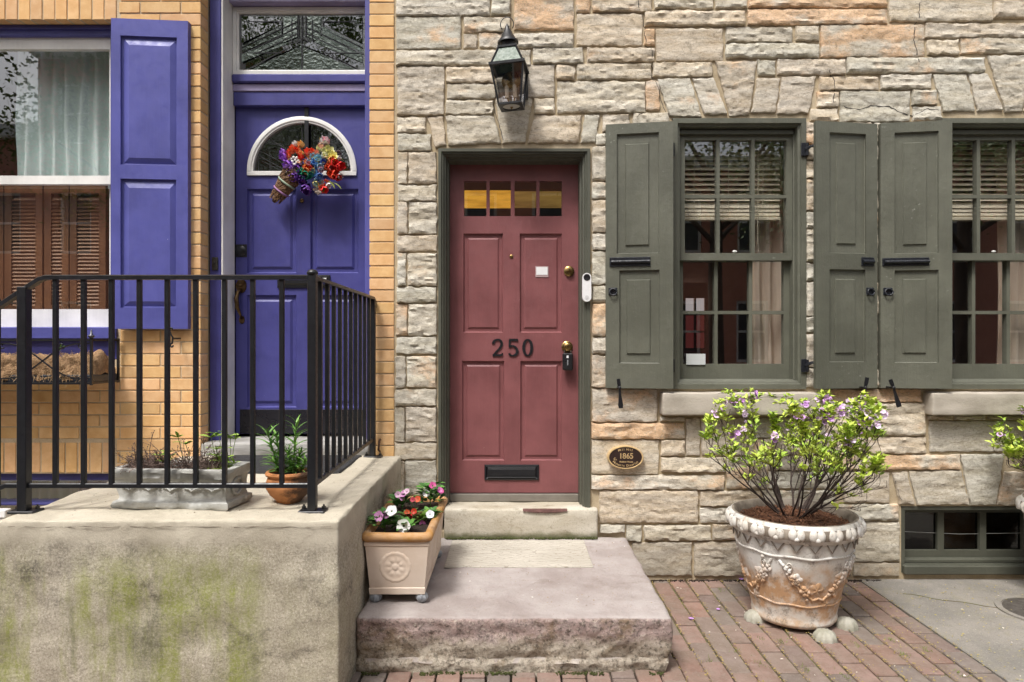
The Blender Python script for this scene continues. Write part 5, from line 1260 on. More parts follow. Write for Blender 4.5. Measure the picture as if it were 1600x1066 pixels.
for u, cr in ((.30, (.33, .16, .33)), (.62, (.30, .38, .28))):
    e1 = ax_.cross(Vector((0, 1, 0))).normalized(); e2 = ax_.cross(e1).normalized(); mb = MB()
    r_ = lerp(.045, .072, u); mb.tube([tip+ax_*u+e1*r_*math.cos(a*.314)+e2*r_*.75*math.sin(a*.314) for a in range(21)], .007, 5)
    mb.build('ribbon', PETAL, fb, smooth=True, color=(*cr, 1))
# tulip-like head
def petal_flower(n, open_, L_=1.0, wd=.55, name='flower'):
    mb = MB()
    for i in range(n):
        a = 2*math.pi*i/n; c, s_ = math.cos(a), math.sin(a); rows = 6
        for k in range(rows+1):
            u = k/rows; r_ = (.12+.42*math.sin(min(1, u*1.25)*1.5708)*(.6+open_*.9*u)); z = u*L_*(1-.35*open_*u); hw = wd*math.sin(math.pi*(.06+.94*u)**.75)*.5+.01
            for t in (-1, 0, 1): mb.v.append((r_*c-s_*hw*t-(0 if t == 0 else c*.08), r_*s_+c*hw*t-(0 if t == 0 else s_*.08), z))
        b0 = i*(rows+1)*3
        for k in range(rows):
            for t in range(2): q_ = b0+k*3+t; mb.f.append((q_, q_+1, q_+4, q_+3))
    return mb
tul = petal_flower(5, .15, 1.0, .85).mesh('flower', PETAL, True); opn = petal_flower(6, .9, .8, .62).mesh('flower', PETAL, True)
bb = MB(); bb.ball((0, 0, 0), .5, 8, 6); berry = bb.mesh('berry', PETAL, True)
RED_, ORG_, WHT, BLU, LBL, DBL, GRN, PUR, YEL, CRM = (.62,.02,.015), (.75,.12,.03), (.8,.78,.72), (.12,.30,.62), (.30,.55,.75), (.05,.09,.36), (.0,.22,.13), (.09,.02,.22), (.75,.55,.14), (.72,.72,.36)
FL = [(310,440,RED_,1.1),(268,478,ORG_,1.1),(232,500,ORG_,.9),(352,425,(.8,.5,.2),1.1),(420,500,(.75,.16,.10),1.2),(355,540,RED_,1.0),(455,490,(.7,.12,.05),1.0),(500,500,(.75,.4,.3),.9),(330,490,(.75,.22,.1),1.0),
  (465,540,LBL,1.0),(520,560,LBL,1.05),(430,600,LBL,1.0),(482,600,BLU,1.0),(535,640,(.4,.6,.78),1.2),(560,592,DBL,1.0),(470,690,BLU,1.0),(530,722,(.12,.22,.5),1.1),(520,785,LBL,1.3),(398,577,DBL,.9),(505,640,BLU,.9),
  (430,650,RED_,1.3),(385,640,(.7,.1,.02),.8),(405,712,GRN,1.4),(345,682,GRN,1.0),(448,706,GRN,1.0),(300,735,PUR,1.5),(410,830,PUR,1.7),(330,660,(.13,.03,.3),1.4),(375,770,PUR,1.3),(200,545,(.24,.08,.45),1.4),(240,620,(.26,.1,.5),1.5),(185,500,(.3,.13,.5),1.1),
  (572,400,WHT,1.4),(535,460,CRM,1.2),(620,470,CRM,1.3),(662,520,(.75,.68,.22),1.1),(600,520,CRM,1.2),(655,560,YEL,1.1),(690,540,YEL,.8),(570,530,(.8,.75,.6),1.0),
  (660,605,RED_,1.4),(722,632,(.55,.01,.01),1.5),(635,650,(.75,.08,.03),1.3),(675,695,(.7,.06,.02),1.3),(700,735,(.5,.01,.01),1.2),(600,640,ORG_,1.0),(640,700,ORG_,1.0),(575,845,RED_,1.3),(590,792,(.7,.12,.06),1.1),(470,590,(.35,.5,.75),.9),(440,640,ORG_,.7)]
rr = random.Random(4)
FL = [(a, b_, c, s_) for a, b_, c, s_ in FL]+[(a+rr.uniform(-30, 30), b_+rr.uniform(-30, 30), rr.choice((c, c, (.8, .55, .2), (.82, .8, .7), (.8, .35, .4), (.8, .3, .1))) if c not in (PUR, GRN) else c, s_*.85) for a, b_, c, s_ in FL]
for (zx, zy, c, s_) in FL:
    px, py = 415+zx/6.273, 160+zy/6.273; y = .195-.045*math.exp(-(((px-488)/30)**2+((py-262)/28)**2))+rr.uniform(-.008, .008); p = Vector(P(px, py, y))
    d = Vector(((px-485)/45, -1.0, (262-py)/45)).normalized()
    inst(opn if rr.random() < .3 else tul, 'flower', fb, frame_matrix(p-d*.015, d, rr.random()*6, .044*s_), (*[min(.95, v*1.35+.015) for v in c], 1))
for (zx, zy) in ((250,555),(275,540),(262,580),(290,565),(305,590),(285,610),(320,575),(335,590),(265,605),(475,855),(500,850),(520,872),(495,880),(540,880),(515,895),(535,855),(345,600),(305,545)):
    px, py = 415+zx/6.273, 160+zy/6.273; y = .185+rr.uniform(-.006, .006)
    inst(berry, 'berry', fb, Matrix.Translation(P(px, py, y)) @ Matrix.Scale(.019, 4), (.8, .78, .72, 1) if zx < 400 else (.7, .6, .5, 1))
lm_ = MB()
for k in range(7):
    u = k/6; hw = math.sin(math.pi*min(1, u*.92+.08))*.16; z = .25*math.sin(u*2.2)-.1*u
    for t in (-1, 0, 1): lm_.v.append((hw*t, u, z-.05*abs(t)*0-(.04 if t else 0)))
for k in range(6):
    for t in range(2): a = k*3+t; lm_.f.append((a, a+1, a+4, a+3))
LEAFME = lm_.mesh('leaf', LEAFT, True)
for (zx, zy, an, s_) in ((640,780,-40,.10),(610,760,-55,.09),(345,600,20,.05),(545,430,100,.06),(600,420,60,.05),(690,560,-10,.05),(560,820,-80,.06)):
    px, py = 415+zx/6.273, 160+zy/6.273
    d = Vector((math.cos(R(an)), -.35, math.sin(R(an)))).normalized(); M = Matrix.Translation(P(px, py, .2)) @ d.to_track_quat('Y', 'Z').to_matrix().to_4x4() @ Matrix.Scale(s_, 4)
    inst(LEAFME, 'leaf', fb, M, (.26, .30, .07, 1))

# ------------------------------------------------------------------ iron window box with coir
wb = thing('window_box', 'black iron window box with scrollwork and shaggy coir liner under the left window', 'window box', (-3.0, -.15, 1.24))
WX1, WX0, WY0, WZ0, WZ1 = PX(189, 0), -3.55, -.30, 1.243, 1.495
def wbar(pts, r=.006, name='bar'): mb = MB(); mb.tube(pts, r, 4); return mb.build(name, IRON, wb)
for z in (WZ0, WZ1):
    wbar([(WX0, WY0, z), (WX1, WY0, z)], .008, 'rail'); wbar([(WX1, WY0, z), (WX1, -.02, z)], .008, 'rail'); wbar([(WX0, -.03, z), (WX1, -.03, z)], .008, 'rail')
for x, y in ((WX1, WY0), (WX1, -.03), (WX0, WY0), (-3.0, WY0)): wbar([(x, y, WZ0-.01), (x, y, WZ1+.012)], .009, 'upright')
mb = MB(); mb.lathe([(.009, 0), (.020, .012), (.008, .022), (.004, .045), (0, .05)], (WX1, WY0, WZ1+.012), 10); mb.build('finial', simple('grey_finial', (.10, .10, .11), .35, metal=.6), wb, smooth=50)
mb = MB(); mb.box(WX0, WX1-.004, WY0+.012, -.035, WZ0+.002, WZ0+.05, .006); mb.build('tray', simple('blue_black_tray', (.02, .028, .04), .35, .2), wb)
for i, xx in enumerate((WX1-.28, WX1-.85)):
    for sg in (-1, 1):
        p_ = [(xx+sg*(.27-.54*u), WY0-.006, lerp(WZ1-.02, WZ0+.03, u)+.035*math.sin(u*6.28)*1) for u in [k/14 for k in range(15)]]
        wbar(p_, .005, 'scroll_bar')
for xx in (WX1-.17, WX1-.52, WX1-.06):
    mb = MB(); mb.tube(scroll(xx, WZ1-.03, .004, .020, 0, 5.5, WY0-.002), .004, 5); mb.build('scroll', IRON, wb, smooth=True)
mb = MB(); nx, ny = 60, 16
for i in range(nx+1):
    x = lerp(WX0+.01, WX1-.012, i/nx); lump = .02*noise.noise(Vector((x*7, 0, 3)))
    for j in range(ny+1):
        a = math.pi*1.15*j/ny-.25; rr_ = 1+.22*noise.fractal(Vector((x*14, a*2.2, 7)), 1, 2, 4)
        mb.v.append((x, -.16-.125*math.cos(a)*rr_, WZ0+.035+(.125+lump)*max(-.1, math.sin(a))*rr_+.02*noise.noise(Vector((x*30, a*6, 1)))))
for i in range(nx):
    for j in range(ny): a = i*(ny+1)+j; mb.f.append((a, a+1, a+ny+2, a+ny+1))
mb.v.append((WX1-.004, -.16, WZ0+.06)); c_ = len(mb.v)-1; mb.f += [(nx*(ny+1)+j, nx*(ny+1)+j+1, c_) for j in range(ny)]
mb.build('coir_liner', COIR, wb, smooth=True, fix=True)
mb = MB(); rr = random.Random(8)
for i in range(1500):
    x = rr.uniform(WX0+.02, WX1-.01); a = rr.uniform(-.2, 2.0); p = Vector((x, -.16-.128*math.cos(a)*1.02, WZ0+.035+.128*max(0, math.sin(a))))
    d = Vector((rr.gauss(0, 1), rr.gauss(-.2, .5), rr.gauss(0, .7))).normalized(); l = rr.uniform(.015, .05)
    mb.tube([p, p+d*l*.5+Vector((0, -.004, .003)), p+d*l+Vector((0, -.002, -.012))], .0011, 3, False)
kind(mb.build('coir_fibres', simple('pale_coir', (.48, .33, .18), .9, .3, 20, 0), wb), 'stuff')
for k in range(5):
    d = Vector((math.cos(k*1.25), -.2, .7+.3*math.sin(k))).normalized(); M = Matrix.Translation((PX(93, -.2), -.2, PZ(548, -.2))) @ d.to_track_quat('Y', 'Z').to_matrix().to_4x4() @ Matrix.Scale(.045, 4)
    inst(LEAFME, 'leaf', wb, M, (.22, .42, .05, 1))

# ------------------------------------------------------------------ plants and pots on the stoop
def leaf_at(parent, p, d, s_, c, roll=0, me=None, nm='leaf'):
    M = Matrix.Translation(p) @ Vector(d).normalized().to_track_quat('Y', 'Z').to_matrix().to_4x4() @ Matrix.Rotation(roll, 4, 'Y') @ Matrix.Scale(s_, 4)
    return inst(me or LEAFME, nm, parent, M, (*c, 1))
# grey cast trough
A_, B_ = Vector((-1.707, -1.352, SZ)), Vector((-1.199, -1.395, SZ)); ang = math.atan2(B_.y-A_.y, B_.x-A_.x); TL = (B_-A_).length; TD = .21; TH = .172
TM = Matrix.Translation(A_) @ Matrix.Rotation(ang, 4, 'Z')
trg = thing('stone_trough', 'old grey cast stone trough with worn garland relief on the stoop', 'planter', tuple(TM @ Vector((TL/2, TD/2, 0))))
secs = [(-.0, .0), (-.006, .012), (-.002, .03), (.012, .036), (.016, .048), (.010, .10), (.008, .125), (-.002, .132), (-.004, .15), (-.010, .158), (-.008, .170), (.006, .172), (.022, .170), (.026, .12)]
mb = MB(); per = []
n1, n2 = 40, 16
for k in range(n1): per.append((k/n1, 0))
for k in range(n2): per.append((1, k/n2))
for k in range(n1): per.append((1-k/n1, 1))
for k in range(n2): per.append((0, 1-k/n2))
for si, (ins, z) in enumerate(secs):
    for (u, v) in per:
        x = lerp(ins, TL-ins, u); y = lerp(ins, TD-ins, v)
        nrm = Vector(((-1 if u == 0 else 1 if u == 1 else 0), (-1 if v == 0 else 1 if v == 1 else 0), 0))
        s_ = x if v in (0, 1) else y+3
        rel = noise.fractal(Vector((s_*9, z*16, 2)), 1, 2, 4)*.0045
        p = Vector((x, y, z))+nrm*rel*1.7
        if si == 0: p.z += max(0, noise.noise(Vector((s_*22, 0, 5))))*.012
        mb.v.append(tuple(TM @ p))
N = len(per)
for i in range(len(secs)-1):
    for j in range(N): mb.f.append((i*N+j, i*N+(j+1) % N, (i+1)*N+(j+1) % N, (i+1)*N+j))
mb.build('trough_body', CAST, trg, smooth=50)
for cxx in (.07, .16, .255, .35, .44):
    mb = MB(); pts = [TM @ Vector((cxx+.040*math.cos(t), .0085, .112-.030*math.sin(t)+.005*math.sin(t*7))) for t in [math.pi*k/10 for k in range(11)]]; mb.tube(pts, [.0016+.0026*math.sin(math.pi*k/10) for k in range(11)], 6); mb.build('garland', CAST, trg, smooth=True)
    mb = MB(); c = TM @ Vector((cxx+.044, .004, .096)); mb.ball(c, .0075, 8, 5, (1, .5, 1)); mb.build('boss', CAST, trg, smooth=True)
for yy in (.105,):
    mb = MB(); mb.tube([TM @ Vector((TL-.006, yy+.045*math.cos(t), .085+.035*math.sin(t))) for t in [2*math.pi*k/16 for k in range(17)]], .006, 6); mb.build('side_wreath', CAST, trg, smooth=True)
mb = MB(); mb.add([TM @ Vector(p) for p in ((.02, .02, .150), (TL-.02, .02, .150), (TL-.02, TD-.02, .150), (.02, TD-.02, .150))], [(0, 1, 2, 3)]); mb.build('soil', SOIL, trg)
dp = thing('dried_plant', 'tangle of brown dried flower stems in the grey stone trough', 'dead plant', tuple(TM @ Vector((.2, .1, .15))))
rr = random.Random(12); mb = MB()
for i in range(300):
    u = rr.choice((rr.uniform(.03, .2), rr.uniform(.06, .16), rr.uniform(.24, .40), rr.uniform(.28, .42), rr.uniform(.02, .42)))
    p = TM @ Vector((u, rr.uniform(.03, .17), .15)); d = Vector((rr.gauss(0, .5), rr.gauss(-.1, .45), rr.uniform(.4, 1.2))); h = rr.uniform(.03, .085) if rr.random() < .85 else rr.uniform(.09, .15)
    q1 = p+d.normalized()*h*.55; q2 = q1+(d+Vector((rr.gauss(0, .7), rr.gauss(0, .5), rr.gauss(-.2, .5)))).normalized()*h*.5
    mb.tube([p, q1, q2], [.0024, .0019, .0011], 3, False)
    for t in range(3): 
        e = q2+Vector((rr.gauss(0, .012), rr.gauss(0, .012), rr.gauss(0, .01))); mb.tube([lerp(q1, q2, .6), e], .0008, 3, False); mb.ball(e, .0026, 4, 3)
kind(mb.build('stems', TWIG, dp), 'stuff')
gw = thing('green_weed', 'pale green columbine leaves sprouting at the back of the grey trough', 'plant', tuple(TM @ Vector((.42, .15, .15))))
for (px, py, s_) in ((278,683,.03),(290,694,.032),(268,712,.026),(262,707,.022),(272,718,.022),(330,683,.034),(342,680,.036),(352,684,.034),(360,682,.038),(368,686,.03),(352,702,.03),(338,702,.028),(355,716,.03),(345,722,.03),(366,724,.03),(338,712,.026),(250,712,.022),(258,722,.024)):
    y = -1.28; base = Vector(P(px, py, y))
    mb = MB(); foot = TM @ Vector((min(TL-.05, max(.05, base.x-A_.x)), .13, .148)); mb.tube([foot, lerp(foot, base, .6)+Vector((0, 0, .015)), base], .0014, 4, False); stm = mb.build('stem', LEAFT, gw, color=(.2, .33, .06, 1))
    for k in range(3): leaf_at(gw, base, (math.cos(k*2.1+px), -.5+.3*math.sin(k*2.1+px), .15), s_*1.55, rr.choice(((.36, .60, .08), (.46, .68, .12), (.30, .52, .07))), rr.uniform(-.6, .6))
mb = MB()
for i in range(160): mb.ball(TM @ Vector((rr.uniform(.36, TL-.03), rr.uniform(.03, .17), .15+rr.uniform(0, .012))), rr.uniform(.004, .008), 5, 3)
kind(mb.build('moss_cushion', simple('bright_moss', (.22, .30, .05), .9, .3, 30, 0), gw), 'stuff')
# terracotta pot with lily
PC = Vector((-.992, -1.225, SZ))
tp = thing('terracotta_pot', 'round orange terracotta pot darker on one side, beside the railing corner post', 'pot', tuple(PC))
mb = MB(); mb.lathe([(.050, .0), (.054, .004), (.058, .012), (.082, .035), (.099, .065), (.101, .085), (.092, .112), (.090, .116), (.099, .120), (.103, .128), (.099, .136), (.089, .138), (.084, .128), (.084, .115)], PC, 40); mb.build('pot_body', POT, tp, smooth=50)
mb = MB(); mb.lathe([(.085, .120), (.06, .124), (0, .126)], PC, 24); mb.build('soil', SOIL, tp, smooth=True)
lil = thing('lily_plant', 'green lily shoots with narrow pointed leaves in the terracotta pot', 'plant', tuple(PC+Vector((0, 0, .125))))
rr = random.Random(21)
ll = MB()
for k in range(8):
    u = k/7; hw = .075*math.sin(math.pi*(.1+.9*u)**.7)*(1-u*.3)+.004; z = .28*u-.45*u*u
    for t in (-1, 0, 1): ll.v.append((hw*t, u, z+(.02 if t else 0)))
for k in range(7):
    for t in range(2): a = k*3+t; ll.f.append((a, a+1, a+4, a+3))
LILY = ll.mesh('leaf', LEAFT, True)
for (px, py, wgt) in ((417,668,1),(431,674,.9),(463,655,1.1),(450,700,.7),(440,712,.6),(470,702,.7),(428,716,.6),(478,716,.6),(456,722,.5)):
    y = -1.225+rr.uniform(-.04, .03); tipp = Vector(P(px, py+6, y)); foot = PC+Vector(((tipp.x-PC.x)*.55, rr.uniform(-.03, .03), .125))
    n = 10; pts = [lerp(foot, tipp, k/n)+Vector((0, 0, .01*math.sin(3*k/n))) for k in range(n+1)]
    mb = MB(); mb.tube(pts, [.0042-.0024*k/n for k in range(n+1)], 5); sm_o = mb.build('stem', LEAFT, lil, color=(.13, .25, .05, 1))
    nl = int(13+13*wgt)
    for k in range(nl):
        u = (k+.5)/nl; p = lerp(foot, tipp, u); a = k*2.4+px; up = .25+.95*u*u
        leaf_at(sm_o, p, (math.cos(a), math.sin(a)*.9, up), (.064+.026*math.sin(u*3.1))*(1.0 if wgt > .8 else .85), rr.choice(((.13, .32, .05), (.18, .42, .07), (.27, .55, .10), (.12, .27, .05))), rr.uniform(-.3, .3), LILY)
# ------------------------------------------------------------------ rectangular planter on the step
px0, px1, py0, py1, pz0, pz1 = -.688, -.362, -1.112, -.355, .313, .600
rp = thing('rectangular_planter', 'cream terracotta box planter with ochre rim and rosette on grey feet', 'planter', (-.53, -.74, .27))
pcx = (-.683-.385)/2
mb = MB(); secs = [(.128, .36, .0), (.131, .363, .028), (.127, .359, .031), (.128, .360, .034), (.146, .372, .226), (.152, .376, .230), (.152, .376, .246), (.135, .36, .250), (.128, .35, .20)]
yc = (py0+py1)/2
for (hx, hy, z) in secs:
    for k in range(36):
        per_ = [(lerp(-hx, hx, i/12), -hy) for i in range(12)]+[(hx, lerp(-hy, hy, i/6)) for i in range(6)]+[(lerp(hx, -hx, i/12), hy) for i in range(12)]+[(-hx, lerp(hy, -hy, i/6)) for i in range(6)]
    for (a, c) in per_: mb.v.append((pcx+a, yc+c, pz0+z+.002*noise.noise(Vector((a*9, c*9, z*9)))))
N = 36
for i in range(len(secs)-1):
    for j in range(N): mb.f.append((i*N+j, i*N+(j+1) % N, (i+1)*N+(j+1) % N, (i+1)*N+j))
mb.f.append(tuple(range(N))[::-1]); mb.build('planter_body', CREAM, rp, smooth=35)
# rolled rim
mb = MB(); rim_sec = [(0.0, 0.0), (.010, .006), (.016, .020), (.012, .034), (.002, .042), (-.012, .042), (-.022, .036), (-.026, .02), (-.024, -.01)]
for (o_, z) in rim_sec:
    hx, hy = .152+o_, .376+o_
    c_ = .018
    cor = [(hx-c_, -hy), (hx, -hy+c_), (hx, hy-c_), (hx-c_, hy), (-hx+c_, hy), (-hx, hy-c_), (-hx, -hy+c_), (-hx+c_, -hy)]
    pts8 = []
    for i in range(8):
        a, b_ = cor[i], cor[(i+1) % 8]; n_ = 1 if i % 2 == 0 else 10
        for k in range(n_): pts8.append((lerp(a[0], b_[0], k/n_), lerp(a[1], b_[1], k/n_)))
    for (a, c) in pts8: mb.v.append((pcx+a, yc+c, pz0+.247+z+.003*noise.noise(Vector((a*14, c*14, 1)))))
N = len(pts8)
for i in range(len(rim_sec)-1):
    for j in range(N): mb.f.append((i*N+j, i*N+(j+1) % N, (i+1)*N+(j+1) % N, (i+1)*N+j))
mb.build('rim', OCHRE, rp, smooth=60, fix=True)
mb = MB(); mb.add([(pcx-.13, yc-.352, pz0+.262), (pcx+.13, yc-.352, pz0+.262), (pcx+.13, yc+.352, pz0+.262), (pcx-.13, yc+.352, pz0+.262)], [(0, 1, 2, 3)]); mb.build('soil', SOIL, rp)
# rosette on the front
def rosette(cx_, cz_, R_, h_, tf):
    mb = MB(); nr, na = 14, 48
    for i in range(nr+1):
        u = i/nr
        for j in range(na):
            a = 2*math.pi*j/na; r_ = u*R_*(1+.045*abs(math.sin(a*8))*(u > .9)); hh = h_*(.30+.5*(u < .16)+.45*abs(math.sin(a*4))*math.exp(-((u-.45)/.16)**2)+.5*math.exp(-((u-.86)/.07)**2)*(.5+.5*abs(math.sin(a*8)))-.2*math.exp(-((u-.25)/.05)**2)) if u < 1 else 0
            mb.v.append(tf(r_*math.cos(a), r_*math.sin(a), hh))
    for i in range(nr):
        for j in range(na): mb.f.append((i*na+j, i*na+(j+1) % na, (i+1)*na+(j+1) % na, (i+1)*na+j))
    return mb
fy = lambda z: yc-lerp(.360, .372, (z-pz0-.034)/.192)
zr0 = pz0+.128
rosette(0, 0, .074, .006, lambda a, c, h: (pcx+a-.008, fy(zr0+c)-h+.001, zr0+c)).build('rosette', CREAM, rp, smooth=True, fix=True)
for yy in (yc-.18, yc+.14):
    rosette(0, 0, .07, .009, lambda a, c, h: (pcx+lerp(.128, .146, (.128+c-.034)/.192)+h-.001, yy+a, zr0+c)).build('rosette', CREAM, rp, smooth=True, fix=True)
for sx in (-.105, .112):
    for sy in (-.325, .325):
        mb = MB(); mb.lathe([(0, -.025), (.016, -.022), (.026, -.008), (.028, .002), (.024, .014), (.014, .022), (.0, .024)], (pcx+sx, yc+sy-.012, pz0-.019), 24, wob=lambda a, z: 1+.10*math.cos(a*8)); mb.build('foot', LEADFOOT, rp, smooth=60)
# flowers in it
fl5 = petal_flower(5, 1.0, .35, .8).mesh('blossom', PETAL, True); 
lb = MB()
for k in range(7):
    u = k/6; hw = math.sin(math.pi*min(1, u*.9+.1)**.9)*.27+.005; z = .18*math.sin(u*2.6)
    for t in (-1, 0, 1): lb.v.append((hw*t, u, z+(.05 if t else 0)))
for k in range(6):
    for t in range(2): a = k*3+t; lb.f.append((a, a+1, a+4, a+3))
BROAD = lb.mesh('leaf', LEAFT, True)
PSZ = pz0+.262
def at_planter(px, py, z):
    k = (ZC-z)*K/(py-533); return Vector(((px-800)/K*k, (k-1)*D, z))
rr = random.Random(31)
def bedding(name, label, px, py, zf, spread, nleaf, greens, flowers, cat='flowers'):
    spread *= 1.2; nleaf = int(nleaf*2.1); zf *= 1.35; c = at_planter(px, py, PSZ); t = thing(name, label, cat, tuple(c), None)
    for k in range(nleaf):
        a = k*2.4+rr.uniform(-.3, .3); r_ = spread*math.sqrt((k+.5)/nleaf); h = zf*(1-.6*(r_/spread)**2)*rr.uniform(.5, 1.1)
        leaf_at(t, c+Vector((r_*.5*math.cos(a), r_*.5*math.sin(a), h)), (math.cos(a), math.sin(a), rr.uniform(-.1, .6)), rr.uniform(.040, .062), rr.choice(greens), rr.uniform(-.4, .4), BROAD)
    mb = MB(); mb.tube([c, c+Vector((.003, 0, zf*.9))], [.004, .002], 5); mb.build('stem', LEAFT, t, color=(.10, .2, .04, 1))
    for (fx, fy_, col, s_) in flowers:
        v = Vector(((fx-800)/K, 0, (533-fy_)/K)); yy = c.y-spread*.42; k = (D+yy)/D; p = Vector((v.x*k, yy, ZC+v.z*k)); d = Vector((rr.gauss(0, .3), -1, .55+rr.gauss(0, .2)))
        inst(fl5, 'blossom', t, frame_matrix(p, d, rr.random()*6, s_*1.2), (*col, 1))
        mb = MB(); mb.tube([p, lerp(p, c+Vector((0, 0, zf*.5)), .6), c+Vector((0, 0, zf*.3))], .0016, 4, False); mb.build('flower_stalk', LEAFT, t, color=(.12, .24, .05, 1))
GR = ((.07, .21, .045), (.10, .27, .06), (.15, .36, .07), (.06, .17, .04))
PK, MAG, WH2 = (.62, .28, .55), (.55, .07, .26), (.82, .80, .80)
bedding('vinca', 'pink vinca at the front left corner of the cream planter', 601, 832, .07, .075, 24, GR, [(593,807,PK,.034),(604,805,PK,.026)])
bedding('vinca', 'pale pink vinca at the back left of the cream planter', 628, 799, .075, .07, 22, GR, [(622,773,(.7,.45,.6),.024),(631,772,PK,.027),(636,768,(.72,.5,.62),.022),(628,778,PK,.022)])
bedding('vinca', 'tall magenta vinca at the back right corner of the planter', 672, 795, .10, .095, 32, GR, [(676,759,MAG,.026),(687,766,(.6,.15,.4),.022),(666,771,WH2,.026),(690,768,MAG,.018)])
bedding('white_pansy', 'white pansy with a dark eye near the planter front rim', 632, 833, .035, .055, 6, ((.10, .28, .05), (.13, .33, .06)), [(631,822,WH2,.044),(612,799,WH2,.036),(672,804,(.75,.76,.8),.026)])
bedding('impatiens', 'low green impatiens with a white bloom beside the planter right rim', 672, 812, .03, .045, 10, GR, [(673,806,WH2,.024)])
bedding('begonia', 'small red and orange begonias in the middle of the planter', 642, 817, .035, .05, 10, ((.16, .12, .03), (.10, .2, .04)), [(640,808,(.62,.02,.03),.024),(636,801,(.6,.10,.03),.02),(647,799,(.6,.05,.02),.02),(628,812,(.6,.16,.08),.02),(653,780,(.6,.09,.03),.022),(645,781,(.4,.03,.06),.018)])
bedding('bedding_seedling', 'lime seedling with one mauve bloom on bare soil at the planter right side', 661, 818, .03, .03, 7, ((.25, .42, .05), (.2, .36, .05)), [(660,819,(.5,.14,.38),.022),(618,833,(.6,.4,.6),.02)])

# ------------------------------------------------------------------ urn, shrub
UC = Vector((1.515, -.59, 0)); UZ = .022
def urn_r(z): # z from the urn's own foot
    return lerp(.222, .318, sm(min(1, max(0, z/.48))*.93+.0)) if z < .48 else .318
urn = thing('urn', 'large white antiqued urn planter with garland relief standing below the window', 'urn', tuple(UC))
prof = [(.150, UZ), (.214, UZ), (.224, UZ+.012), (.226, UZ+.022), (.222, UZ+.032), (.226, UZ+.06)]
for k in range(1, 12): z = .06+.0345*k; prof.append((urn_r(z)+.004, UZ+z))
prof += [(.316, UZ+.452), (.330, UZ+.462), (.344, UZ+.482), (.350, UZ+.51), (.346, UZ+.535), (.338, UZ+.548), (.330, UZ+.5515)]
mb = MB(); mb.lathe(prof, UC, 72); mb.f.pop(); mb.build('urn_body', URN, urn, smooth=50)
INNER = simple('dirty_glaze_crevice_shade', (.33, .285, .23), .7, .35, 14, .3, 60, .004, c2=(.16, .13, .10))  # dirt of the lip; also the crevice shade tone of the rim band
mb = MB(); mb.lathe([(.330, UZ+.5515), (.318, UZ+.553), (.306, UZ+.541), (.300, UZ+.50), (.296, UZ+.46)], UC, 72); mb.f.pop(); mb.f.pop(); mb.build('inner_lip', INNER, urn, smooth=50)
mb = MB(); mb.lathe([(.3455, UZ+.482), (.3515, UZ+.495), (.3525, UZ+.51), (.3515, UZ+.522), (.3475, UZ+.534)], UC, 72); mb.f.pop(); mb.f.pop(); mb.build('crevice_shade_band', INNER, urn, smooth=50)  # antiqued band behind the lobes, its dark tone painting in crevice shade
def on_urn(th, z, off=0):
    r_ = urn_r(z)+.004+off; return UC+Vector((r_*math.cos(th), r_*math.sin(th), UZ+z))
# bands
for z, r_ in ((.125, .006), (.385, .007)):
    mb = MB(); mb.tube([on_urn(2*math.pi*k/64, z+.004*math.sin(k*.9), .0) for k in range(65)], r_, 6); mb.build('band', URN, urn, smooth=True)
# rim ornaments, shared mesh, local frame: x tangent, y outward, z up
om = MB()
for sx in (-.5, .5): om.ball((sx*.037, .0, .0), .028, 10, 7, (.86, .70, 1.08)); 
om.ball((0, .008, -.018), .017, 8, 6, (1.0, .6, .8)); om = om.mesh('rim_ornament', URNW, True)
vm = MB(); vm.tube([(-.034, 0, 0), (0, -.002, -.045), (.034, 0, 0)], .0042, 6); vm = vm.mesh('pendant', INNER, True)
NO = 22
for k in range(NO):
    a = 2*math.pi*(k+.3)/NO; ro = Matrix.Rotation(a-math.pi/2, 4, 'Z')
    inst(om, 'rim_ornament', urn, Matrix.Translation(UC+Vector((.346*math.cos(a), .346*math.sin(a), UZ+.508))) @ ro)
    inst(vm, 'pendant', urn, Matrix.Translation(UC+Vector((.323*math.cos(a), .323*math.sin(a), UZ+.462))) @ ro)
